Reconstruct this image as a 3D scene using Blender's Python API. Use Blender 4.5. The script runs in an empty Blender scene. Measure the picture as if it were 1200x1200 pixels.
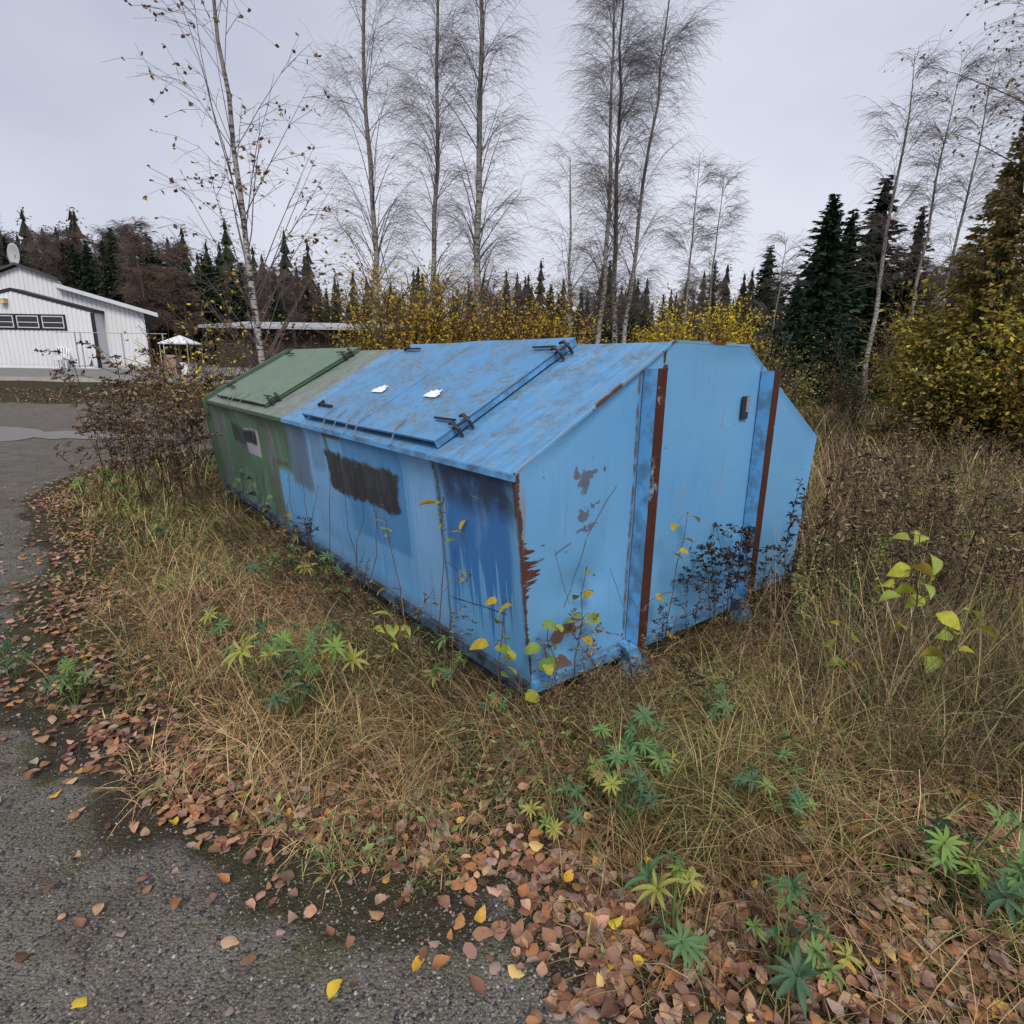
import bpy, math, random
import numpy as np
from mathutils import Matrix, Vector
rng = np.random.default_rng(7)
random.seed(7)
sc = bpy.context.scene
COL = sc.collection

# ------------------------------------------------------------------ camera
PITCH, ROLL, CAM_H, FPX = 0.246, 0.017, 1.46, 674.4
_c, _s = math.cos(PITCH), math.sin(PITCH)
R0 = np.array([1, 0, 0.]); FW = np.array([0, _c, -_s]); U0 = np.array([0, _s, _c])
RT = R0 * math.cos(ROLL) + U0 * math.sin(ROLL)
UP = U0 * math.cos(ROLL) - R0 * math.sin(ROLL)
CP = np.array([0, 0, CAM_H])
cam_d = bpy.data.cameras.new('camera'); cam = bpy.data.objects.new('camera', cam_d); COL.objects.link(cam)
cam_d.sensor_width = 36; cam_d.lens = 36 * FPX / 1200; cam_d.clip_start = .05; cam_d.clip_end = 2000
M = Matrix.Identity(4)
for i in range(3):
    M[i][0] = RT[i]; M[i][1] = UP[i]; M[i][2] = -FW[i]; M[i][3] = CP[i]
cam.matrix_world = M
sc.camera = cam

# ------------------------------------------------------------------ sky, sun, exposure
SUN_EL, SUN_AZ = math.radians(45), math.radians(176)      # azimuth clockwise from +Y: behind the camera, to the right
wd = bpy.data.worlds.new('World'); sc.world = wd; wd.use_nodes = True
wt = wd.node_tree; wt.nodes.clear()
wo = wt.nodes.new('ShaderNodeOutputWorld'); bg = wt.nodes.new('ShaderNodeBackground')
sky = wt.nodes.new('ShaderNodeTexSky'); sky.sky_type = 'NISHITA'; sky.sun_disc = False
sky.sun_elevation = SUN_EL; sky.sun_rotation = SUN_AZ; sky.air_density = 1.0; sky.dust_density = 4.0
tc = wt.nodes.new('ShaderNodeTexCoord')
mp = wt.nodes.new('ShaderNodeMapping'); mp.inputs['Scale'].default_value = (1, 1, 2.2)
cl = wt.nodes.new('ShaderNodeTexNoise'); cl.inputs['Scale'].default_value = 1.1; cl.inputs['Detail'].default_value = 5; cl.inputs['Roughness'].default_value = .5
cr = wt.nodes.new('ShaderNodeValToRGB')                    # grey stratus cloud deck, lavender tinted
cr.color_ramp.elements[0].position = .34; cr.color_ramp.elements[0].color = (4.9, 5.2, 6.3, 1)
cr.color_ramp.elements[1].position = .66; cr.color_ramp.elements[1].color = (7.2, 7.4, 8.4, 1)
mx = wt.nodes.new('ShaderNodeMix'); mx.data_type = 'RGBA'; mx.inputs[0].default_value = .94
wt.links.new(tc.outputs['Generated'], mp.inputs['Vector']); wt.links.new(mp.outputs[0], cl.inputs['Vector'])
wt.links.new(cl.outputs['Fac'], cr.inputs['Fac'])
wt.links.new(sky.outputs['Color'], mx.inputs[6]); wt.links.new(cr.outputs['Color'], mx.inputs[7])
wt.links.new(mx.outputs[2], bg.inputs['Color']); bg.inputs['Strength'].default_value = .060
wt.links.new(bg.outputs[0], wo.inputs['Surface'])
sl = bpy.data.lights.new('sun', 'SUN'); sl.energy = 1.5; sl.angle = math.radians(22); sl.color = (1, .95, .86)
so = bpy.data.objects.new('sun', sl); COL.objects.link(so)
sd = Vector((math.sin(SUN_AZ) * math.cos(SUN_EL), math.cos(SUN_AZ) * math.cos(SUN_EL), math.sin(SUN_EL)))
so.rotation_euler = (-sd).to_track_quat('-Z', 'Y').to_euler(); so.location = (0, -5, 30)
sc.view_settings.view_transform = 'Standard'; sc.view_settings.look = 'None'
sc.view_settings.gamma = 1; sc.view_settings.exposure = 0.86; sc.view_settings.use_curve_mapping = False

# ------------------------------------------------------------------ pixel (1200 px photo) -> place
def ray(x, y): return FW + RT * (x - 600) / FPX - UP * (y - 600) / FPX
def gpix(x, y, z=0.): d = ray(x, y); return CP + d * ((z - CAM_H) / d[2])
def ypix(x, y, Y): d = ray(x, y); return CP + d * Y / d[1]

# ------------------------------------------------------------------ smooth value noise (numpy)
_perm = np.random.default_rng(3).random((64, 64))
def vnoise(x, y, s=1.0, o=0):
    x = np.asarray(x) * s + 17.3 * o; y = np.asarray(y) * s + 9.1 * o
    xi = np.floor(x).astype(int); yi = np.floor(y).astype(int); fx = x - xi; fy = y - yi
    fx = fx * fx * (3 - 2 * fx); fy = fy * fy * (3 - 2 * fy)
    g = lambda a, b: _perm[a % 64, b % 64]
    return (g(xi, yi) * (1 - fx) + g(xi + 1, yi) * fx) * (1 - fy) + (g(xi, yi + 1) * (1 - fx) + g(xi + 1, yi + 1) * fx) * fy
def sstep(a, b, x):
    t = np.clip((np.asarray(x, float) - a) / (b - a), 0, 1); return t * t * (3 - 2 * t)

# ------------------------------------------------------------------ mesh helpers
def tri(F):
    F = np.asarray(F)
    if F.ndim == 2 and F.shape[1] == 4: return np.concatenate([F[:, [0, 1, 2]], F[:, [0, 2, 3]]])
    return F
def mesh(name, V, F, mat=None, tint=None, uv=None, smooth=False):
    """V (n,3); F (m,k) int array; tint (n,3) point colours; uv (n,2) per vertex"""
    V = np.asarray(V, np.float32); F = np.asarray(F, np.int32)
    me = bpy.data.meshes.new(name); k = F.shape[1]
    me.vertices.add(len(V)); me.vertices.foreach_set('co', V.ravel())
    me.loops.add(F.size); me.loops.foreach_set('vertex_index', F.ravel())
    me.polygons.add(len(F)); me.polygons.foreach_set('loop_start', np.arange(0, F.size, k, dtype=np.int32))
    me.polygons.foreach_set('use_smooth', np.full(len(F), bool(smooth)))
    me.update(calc_edges=True)
    if tint is not None:
        a = me.attributes.new('tint', 'FLOAT_COLOR', 'POINT')
        c = np.ones((len(V), 4), np.float32); c[:, :3] = tint; a.data.foreach_set('color', c.ravel())
    if uv is not None:
        l = me.uv_layers.new(name='uv'); l.data.foreach_set('uv', np.asarray(uv, np.float32)[F.ravel()].ravel())
    if mat: me.materials.append(mat)
    return me
def link(name, me, parent=None, loc=None, rz=None, rot=None, scale=None):
    o = bpy.data.objects.new(name, me); COL.objects.link(o)
    if parent: o.parent = parent
    if loc is not None: o.location = [float(q) for q in loc]
    if rz is not None: o.rotation_euler = (0, 0, float(rz))
    if rot is not None: o.rotation_euler = [float(q) for q in rot]
    if scale is not None: o.scale = (scale,) * 3 if np.isscalar(scale) else scale
    return o
def tag(o, label=None, cat=None, group=None, kind=None):
    if label: o['label'] = label
    if cat: o['category'] = cat
    if group: o['group'] = group
    if kind: o['kind'] = kind
    return o
def thing(name, label, cat, loc=(0, 0, 0), rz=0, group=None, scale=None):
    return tag(link(name, None, None, loc, rz, scale=scale), label, cat, group)

class MB:
    """collects triangles of boxes / prisms / tubes for ONE mesh"""
    def __init__(s): s.V = []; s.F = []; s.T = []; s.n = 0
    def add(s, V, F, tint=None):
        V = np.asarray(V, float); s.V.append(V); s.F.append(tri(F) + s.n); s.n += len(V)
        s.T.append(np.tile(tint, (len(V), 1)) if tint is not None and np.ndim(tint) == 1 else (tint if tint is not None else np.ones((len(V), 3))))
        return s
    def box(s, lo, hi, tint=None):
        x0, y0, z0 = lo; x1, y1, z1 = hi
        V = [(x0, y0, z0), (x1, y0, z0), (x1, y1, z0), (x0, y1, z0), (x0, y0, z1), (x1, y0, z1), (x1, y1, z1), (x0, y1, z1)]
        return s.add(V, [(0, 3, 2, 1), (4, 5, 6, 7), (0, 1, 5, 4), (1, 2, 6, 5), (2, 3, 7, 6), (3, 0, 4, 7)], tint)
    def hexa(s, pts, tint=None):      # 8 corners: 4 below then 4 above
        return s.add(pts, [(0, 3, 2, 1), (4, 5, 6, 7), (0, 1, 5, 4), (1, 2, 6, 5), (2, 3, 7, 6), (3, 0, 4, 7)], tint)
    def bar(s, p, q, w, h=None, tint=None, up=(0, 0, 1)):
        p = np.asarray(p, float); q = np.asarray(q, float); d = q - p; d /= np.linalg.norm(d); h = h or w
        a = np.cross(d, up); a = a / (np.linalg.norm(a) + 1e-9) if np.linalg.norm(a) > 1e-3 else np.array([1., 0, 0]); b = np.cross(a, d)
        c = [-a * w / 2 - b * h / 2, a * w / 2 - b * h / 2, a * w / 2 + b * h / 2, -a * w / 2 + b * h / 2]
        return s.hexa([p + i for i in c] + [q + i for i in c], tint)
    def tube(s, P, r, n=6, tint=None):
        V, F = tubes(np.asarray(P, float)[None], np.broadcast_to(np.asarray(r, float), (len(P),))[None], n)
        return s.add(V, F, tint)
    def poly(s, P, depth):            # flat polygon extruded by vector depth
        P = np.asarray(P, float); k = len(P); d = np.asarray(depth, float)
        V = np.concatenate([P, P + d]); F = []
        for i in range(1, k - 1): F += [(0, i + 1, i), (k, k + i, k + i + 1)]
        for i in range(k): j = (i + 1) % k; F += [(i, j, k + j), (i, k + j, k + i)]
        return s.add(V, np.array(F))
    def mesh(s, name, mat, tint=False, smooth=False):
        return mesh(name, np.concatenate(s.V), np.concatenate(s.F), mat, np.concatenate(s.T) if tint else None, smooth=smooth)
    def obj(s, name, mat, parent=None, tint=False, smooth=False):
        return link(name, s.mesh(name, mat, tint, smooth), parent)

def tubes(P, r, n=3):
    """P (m,k,3) polylines, r (m,k) radii -> V, tri F"""
    m, k, _ = P.shape
    T = np.gradient(P, axis=1); T /= np.linalg.norm(T, axis=2, keepdims=True) + 1e-9
    ref = np.where(np.abs(T[..., 2:3]) > .9, np.array([1., 0, 0]), np.array([0, 0, 1.]))
    ref = np.broadcast_to(ref[:, :1], T.shape)
    a = np.cross(T, ref); a /= np.linalg.norm(a, axis=2, keepdims=True) + 1e-9; b = np.cross(T, a)
    ang = np.arange(n) * 2 * np.pi / n
    V = P[:, :, None] + r[:, :, None, None] * (a[:, :, None] * np.cos(ang)[None, None, :, None] + b[:, :, None] * np.sin(ang)[None, None, :, None])
    base = (np.arange(m) * k * n)[:, None, None] + (np.arange(k - 1) * n)[None, :, None]
    i = np.arange(n)[None, None]; j = (np.arange(n) + 1) % n; j = j[None, None]
    F = np.stack([base + i, base + j, base + n + j, base + n + i], -1).reshape(-1, 4)
    return V.reshape(-1, 3), tri(F[:, ::-1])
def rotmats(n, tilt=None, g=rng):
    """random rotations: spin about z, then tilt (radians, array) about a random horizontal axis"""
    a = g.random(n) * 2 * np.pi; t = (g.random(n) * np.pi if tilt is None else tilt); b = g.random(n) * 2 * np.pi
    ca, sa, ct, st, cb, sb = np.cos(a), np.sin(a), np.cos(t), np.sin(t), np.cos(b), np.sin(b)
    z = np.zeros(n); o = np.ones(n)
    Rz = np.array([[ca, -sa, z], [sa, ca, z], [z, z, o]]).transpose(2, 0, 1)
    Rx = np.array([[o, z, z], [z, ct, -st], [z, st, ct]]).transpose(2, 0, 1)
    Rb = np.array([[cb, -sb, z], [sb, cb, z], [z, z, o]]).transpose(2, 0, 1)
    return Rb @ Rx @ Rz
def scatter(tv, tf, pos, R, s, tint):
    """many copies of a template as one vertex/face/tint array"""
    tv = np.asarray(tv, float); n = len(pos); s = np.asarray(s, float)
    if s.ndim == 1: s = s[:, None]
    V = np.einsum('nij,nkj->nki', R, tv[None] * s[:, None, :]) + pos[:, None]
    F = np.asarray(tf)[None] + (np.arange(n) * len(tv))[:, None, None]
    return V.reshape(-1, 3), tri(F.reshape(-1, F.shape[-1])), np.repeat(tint, len(tv), 0)
def pal(cols, n, jit=.15, g=rng, p=None):
    c = np.array(cols)[g.choice(len(cols), n, p=p)]
    return np.clip(c * (1 + (g.random((n, 1)) - .5) * 2 * jit) * (1 + (g.random((n, 3)) - .5) * .5 * jit), 0, 1)

# ------------------------------------------------------------------ material helpers
class NT:
    def __init__(s, name, rough=.8, spec=.3):
        s.m = bpy.data.materials.new(name); s.m.use_nodes = True; s.t = s.m.node_tree; s.b = s.t.nodes['Principled BSDF']
        s.b.inputs['Roughness'].default_value = rough; s.b.inputs['Specular IOR Level'].default_value = spec
    def n(s, k): return s.t.nodes.new('ShaderNode' + k)
    def put(s, sock, v):
        if v is None: return
        if isinstance(v, bpy.types.NodeSocket): s.t.links.new(v, sock)
        else:
            if sock.type == 'RGBA' and np.ndim(v) == 1 and len(v) == 3: v = (*v, 1)
            if sock.type == 'RGBA' and np.ndim(v) == 0: v = (v, v, v, 1)
            sock.default_value = v
    def math(s, op, a, b=None, c=None, clamp=False):
        n = s.n('Math'); n.operation = op; n.use_clamp = clamp
        for i, v in enumerate((a, b, c)): s.put(n.inputs[i], v)
        return n.outputs[0]
    def mul(s, a, b): return s.math('MULTIPLY', a, b)
    def vmath(s, op, a, b=None):
        n = s.n('VectorMath'); n.operation = op; s.put(n.inputs[0], a); s.put(n.inputs[1], b); return n.outputs[0]
    def mix(s, f, a, b, mode='MIX'):
        n = s.n('Mix'); n.data_type = 'RGBA'; n.blend_type = mode; s.put(n.inputs[0], f); s.put(n.inputs[6], a); s.put(n.inputs[7], b); return n.outputs[2]
    def sm(s, v, a, b, lo=0., hi=1.):
        n = s.n('MapRange'); n.interpolation_type = 'SMOOTHSTEP'
        for i, q in enumerate((v, a, b, lo, hi)): s.put(n.inputs[i], q)
        return n.outputs[0]
    def noise(s, vec, scale=5., detail=3., rough=.55, out=0, dist=0.):
        n = s.n('TexNoise'); s.put(n.inputs['Vector'], vec); n.inputs['Scale'].default_value = scale; n.inputs['Detail'].default_value = detail
        n.inputs['Roughness'].default_value = rough; n.inputs['Distortion'].default_value = dist; return n.outputs[out]
    def voro(s, vec, scale=5., out=0, feat='F1'):
        n = s.n('TexVoronoi'); n.feature = feat; s.put(n.inputs['Vector'], vec); n.inputs['Scale'].default_value = scale; return n.outputs[out]
    def mapping(s, vec, scale=(1, 1, 1), loc=(0, 0, 0), rz=0):
        n = s.n('Mapping'); s.put(n.inputs[0], vec); n.inputs['Scale'].default_value = scale; n.inputs['Location'].default_value = loc; n.inputs['Rotation'].default_value = (0, 0, rz); return n.outputs[0]
    def obj(s): return s.n('TexCoord').outputs['Object']
    def geo(s): return s.n('NewGeometry').outputs['Position']
    def uv(s): return s.n('TexCoord').outputs['UV']
    def attr(s, name, out='Color'): n = s.n('Attribute'); n.attribute_name = name; return n.outputs[out]
    def sep(s, v): n = s.n('SeparateXYZ'); s.put(n.inputs[0], v); return n.outputs
    def col(s, v): s.put(s.b.inputs['Base Color'], v)
    def rough(s, v): s.put(s.b.inputs['Roughness'], v)
    def bump(s, h, strength=.3, dist=.01):
        n = s.n('Bump'); n.inputs['Strength'].default_value = strength; n.inputs['Distance'].default_value = dist; s.put(n.inputs['Height'], h); s.put(s.b.inputs['Normal'], n.outputs[0])
def plain(name, col, rough=.7, var=.25, scale=6., spec=.3, metal=0.):
    t = NT(name, rough, spec); g = t.obj(); nz = t.noise(g, scale, 5)
    t.col(t.mix(nz, [c * (1 - var) for c in col], [min(1, c * (1 + var)) for c in col])); t.b.inputs['Metallic'].default_value = metal
    t.bump(t.noise(g, scale * 8, 3), .15, .01); return t.m
def tinted(name, rough=.75, spec=.25, trans=0., var=.25, scale=30.):
    t = NT(name, rough, spec); nz = t.noise(t.obj(), scale, 3)
    c = t.mix(1., t.attr('tint'), t.mix(nz, (1 - var,) * 3, (1 + var,) * 3), 'MULTIPLY'); t.col(c)
    if trans:
        tr = t.n('BsdfTranslucent'); t.put(tr.inputs[0], c); ms = t.n('MixShader'); ms.inputs[0].default_value = trans
        t.t.links.new(t.b.outputs[0], ms.inputs[1]); t.t.links.new(tr.outputs[0], ms.inputs[2])
        t.t.links.new(ms.outputs[0], t.t.nodes['Material Output'].inputs['Surface'])
    return t.m
MAT = {}
MAT['leaf'] = tinted('leaf', .6, .3, .3, .2, 60)
MAT['litter'] = tinted('leaf_litter', .7, .3, .12, .35, 90)
MAT['grass'] = tinted('grass', .8, .15, .12, .25, 20)
MAT['needle'] = tinted('needles', .8, .15, .1, .3, 3)
MAT['twig'] = tinted('twigs', .85, .15, 0, .2, 4)
MAT['stone'] = tinted('stones', .85, .25, 0, .3, 200)
MAT['weed'] = tinted('dead_weed', .9, .1, 0, .3, 40)

# ------------------------------------------------------------------ terrain
PATH_PX = [(1340, 1330), (1180, 1262), (1010, 1206), (900, 1190), (830, 1172), (740, 1150), (690, 1110), (655, 1060), (625, 1000), (590, 975), (560, 985), (525, 1040), (470, 1030), (400, 1000), (330, 985),
           (270, 975), (210, 955), (160, 905), (105, 862), (50, 826), (22, 795), (40, 750), (66, 700), (78, 650), (60, 612), (45, 592), (75, 570), (120, 548)]
EDGE = np.array([gpix(*p)[:2] for p in PATH_PX])
EDGE = EDGE * (1 + 0) 
POLY = np.concatenate([EDGE, [(-5.4, 9.2), (-4.6, 11.5), (-5.2, 15.2), (-8, 17.3), (-30, 17.6), (-60, 17.0), (-60, -12), (8, -12), (8, .1)]])
def seg_dist(P, poly, closed=True):
    P = np.asarray(P, float); d2 = np.full(len(P), 1e9); ins = np.zeros(len(P), bool); m = len(poly)
    for i in range(m):
        a = poly[i]; b = poly[(i + 1) % m]; ab = b - a
        t = np.clip(((P - a) @ ab) / (ab @ ab), 0, 1); q = P - a - t[:, None] * ab; d2 = np.minimum(d2, (q * q).sum(1))
        cond = ((a[1] > P[:, 1]) != (b[1] > P[:, 1])); 
        with np.errstate(all='ignore'): xx = (b[0] - a[0]) * (P[:, 1] - a[1]) / (b[1] - a[1]) + a[0]
        ins ^= cond & (P[:, 0] < xx)
    return np.sqrt(d2) * np.where(ins, -1, 1)
def path_sd(x, y):
    P = np.stack([np.ravel(x), np.ravel(y)], 1)
    d = seg_dist(P, POLY) + (vnoise(P[:, 0], P[:, 1], 4) - .5) * .16 + (vnoise(P[:, 0], P[:, 1], 13, 2) - .5) * .07
    return d.reshape(np.shape(x))
TH = 2.245; DV = np.array([math.cos(TH), math.sin(TH)]); NV = np.array([math.sin(TH), -math.cos(TH)])
DA = np.array([.012, 2.178]); DL, DW, DWR, ZB, ZE, ZR, INS = 5.40, 2.5, .637, .12, 1.06, 1.587, .105
def dump_loc(x, y): qx = np.asarray(x) - DA[0]; qy = np.asarray(y) - DA[1]; return qx * DV[0] + qy * DV[1], qx * NV[0] + qy * NV[1]
def in_dump(x, y, m=0.): u, n = dump_loc(x, y); return (u > -m) & (u < DL + m) & (n > -m) & (n < DW + m)
def hgt(x, y):
    x = np.asarray(x, float); y = np.asarray(y, float)
    prof = np.interp(y, [14, 17.5, 19, 22, 28, 45, 80], [0, .14, .26, .70, 1.06, 1.3, 2.0])
    left = sstep(3, -6, x)
    z = prof * left + (1 - left) * np.interp(y, [12, 30, 80], [0, .4, 1.6])
    return z
_sdc = {}
def ground_z(x, y):
    """terrain with small lumps in the verge"""
    z = hgt(x, y); sd_ = path_sd(x, y)
    u, n = dump_loc(x, y); d = np.maximum(np.maximum(-u, u - DL), np.maximum(-n, n - DW))
    k = sstep(.05, .5, sd_) * sstep(-.1, .5, d)
    z = z + k * ((vnoise(x, y, 1.3, 5) - .35) * .10 + (vnoise(x, y, 5, 6) - .5) * .035)
    z = z + (1 - sstep(-.4, .1, sd_)) * (vnoise(x, y, .8, 8) - .5) * .02
    return z
def axis(lo, hi, near0, near1, step, grow=1.12):
    a = list(np.arange(near0, near1, step)); s = step; x = a[-1]
    while x < hi: s *= grow; x += s; a.append(x)
    s = step; x = a[0]; b = []
    while x > lo: s *= grow; x -= s; b.append(x)
    return np.array(b[::-1] + a)
gx = axis(-500, 500, -5, 5, .06); gy = axis(-60, 700, .0, 8, .06)
GX, GY = np.meshgrid(gx, gy)
GZ = ground_z(GX, GY); SD = path_sd(GX, GY)
ny, nx = GX.shape
idx = np.arange(nx * ny).reshape(ny, nx)
GF = np.stack([idx[:-1, :-1], idx[:-1, 1:], idx[1:, 1:], idx[1:, :-1]], -1).reshape(-1, 4)
GV = np.stack([GX, GY, GZ], -1).reshape(-1, 3)

def soil(t, g):
    n1 = t.noise(g, 2.2, 6, .6); n2 = t.noise(g, 14, 5, .65); n3 = t.noise(g, 70, 4)
    c = t.mix(t.sm(n1, .4, .62), (.050, .038, .026), (.048, .050, .020))
    c = t.mix(t.sm(n2, .5, .72), c, (.10, .072, .045)); return t.mix(t.mul(t.sm(n3, .3, .75), .7), c, (.03, .022, .015)), n2, n3
t = NT('soil_and_moss', .95, .1); g = t.geo()
c, n2, n3 = soil(t, g)
t.col(c); t.bump(t.math('ADD', n2, t.mul(n3, .6)), .9, .03); MAT['soil'] = t.m
ground = tag(link('ground', mesh('ground', GV, GF, MAT['soil'], smooth=True)), kind='structure')

t = NT('gravel', .9, .25); g = t.geo(); e = t.attr('tint')
big = t.noise(g, .7, 4, .6); mid = t.noise(g, 5, 4); fine = t.noise(g, 160, 3, .7)
vc = t.voro(g, 120, 1); vd = t.voro(g, 120, 0); vd2 = t.voro(t.mapping(g, (1, 1, 1), (3, 1, 0)), 48, 0); vc2 = t.voro(t.mapping(g, (1, 1, 1), (3, 1, 0)), 48, 1)
base = t.mix(big, (.135, .120, .100), (.19, .172, .148)); base = t.mix(t.sm(mid, .35, .7), base, (.115, .098, .078))
gr = t.math('MULTIPLY', t.sep(vc)[0], t.sm(vd, .62, .2))
base = t.mix(t.mul(t.sm(gr, .35, .95), .5), base, (.34, .325, .30)); base = t.mix(t.sm(t.sep(vc)[1], .74, .95), base, (.04, .041, .046))
base = t.mix(t.mul(t.sm(t.math('MULTIPLY', t.sep(vc2)[0], t.sm(vd2, .45, .2)), .7, .95), .6), base, (.26, .25, .24))
mossn = t.noise(g, 3.2, 6, .65); edge = t.sep(e)[0]
moss = t.math('MULTIPLY', t.sm(mossn, .47, .62), edge, clamp=True)
base = t.mix(t.mul(moss, .8), base, t.mix(fine, (.035, .045, .012), (.10, .115, .03)))
base = t.mix(t.sm(t.math('ADD', edge, t.mul(t.math('SUBTRACT', mossn, .5), .9)), .72, .98), base, soil(t, g)[0])
t.col(base); t.bump(t.math('ADD', t.mul(vd, -.9), t.math('ADD', t.mul(vd2, -.6), t.mul(fine, .6))), .9, .012); MAT['gravel'] = t.m
keep = (SD < .07).ravel()[GF].any(1)
u_, inv = np.unique(GF[keep], return_inverse=True)
PV = GV[u_].copy(); PV[:, 2] += .005; ed = 1.25 * sstep(-.5, .02, SD.ravel()[u_])
extra = np.exp(-(((PV[:, 0] + 2.95) / .5) ** 2 + ((PV[:, 1] - 3.55) / .7) ** 2)) * .75 + .7 * sstep(.55, 1.3, PV[:, 0]) * (PV[:, 1] < 2)
ed = np.maximum(ed, np.clip(extra, 0, .78))
gravel = tag(link('gravel_path', mesh('gravel_path', PV, inv.reshape(-1, 4), MAT['gravel'], tint=np.stack([ed] * 3, 1), smooth=True)), kind='structure')

# asphalt yard in front of the white building, puddle on the road
def sheet(name, xs, ys, off, mat):
    X, Y = np.meshgrid(xs, ys); V = np.stack([X, Y, hgt(X, Y) + off], -1).reshape(-1, 3); i = np.arange(X.size).reshape(X.shape)
    return tag(link(name, mesh(name, V, np.stack([i[:-1, :-1], i[:-1, 1:], i[1:, 1:], i[1:, :-1]], -1).reshape(-1, 4), mat, smooth=True)), kind='structure')
t = NT('yard_asphalt', .9, .25); g = t.geo(); t.col(t.mix(t.noise(g, .4, 5, .6), (.12, .12, .125), (.21, .205, .2))); t.bump(t.noise(g, 60, 3), .3, .01); MAT['asphalt'] = t.m
sheet('asphalt_yard', np.linspace(-60, -12, 40), np.array([22.1, 23, 24, 25, 26, 27, 28, 30, 34, 40]), .05, MAT['asphalt'])
t = NT('puddle_water', .38, .22); t.col((.14, .13, .12)); MAT['water'] = t.m
th_ = np.linspace(0, 2 * np.pi, 60, endpoint=False); rr = 1 + .3 * np.sin(3 * th_ + 1) + .2 * np.sin(7 * th_) + .14 * np.sin(13 * th_ + 2) + .1 * np.sin(23 * th_)
pc = gpix(30, 510)[:2]; PVp = np.stack([pc[0] + 2.6 * rr * np.cos(th_), pc[1] + .95 * rr * np.sin(th_)], 1)
PVp = np.concatenate([[[pc[0], pc[1]]], PVp]); pf = np.array([(0, i + 1, (i + 1) % 60 + 1) for i in range(60)])
tag(link('puddle', mesh('puddle', np.column_stack([PVp, np.full(61, .016)]), pf, MAT['water'])), kind='structure')

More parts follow.
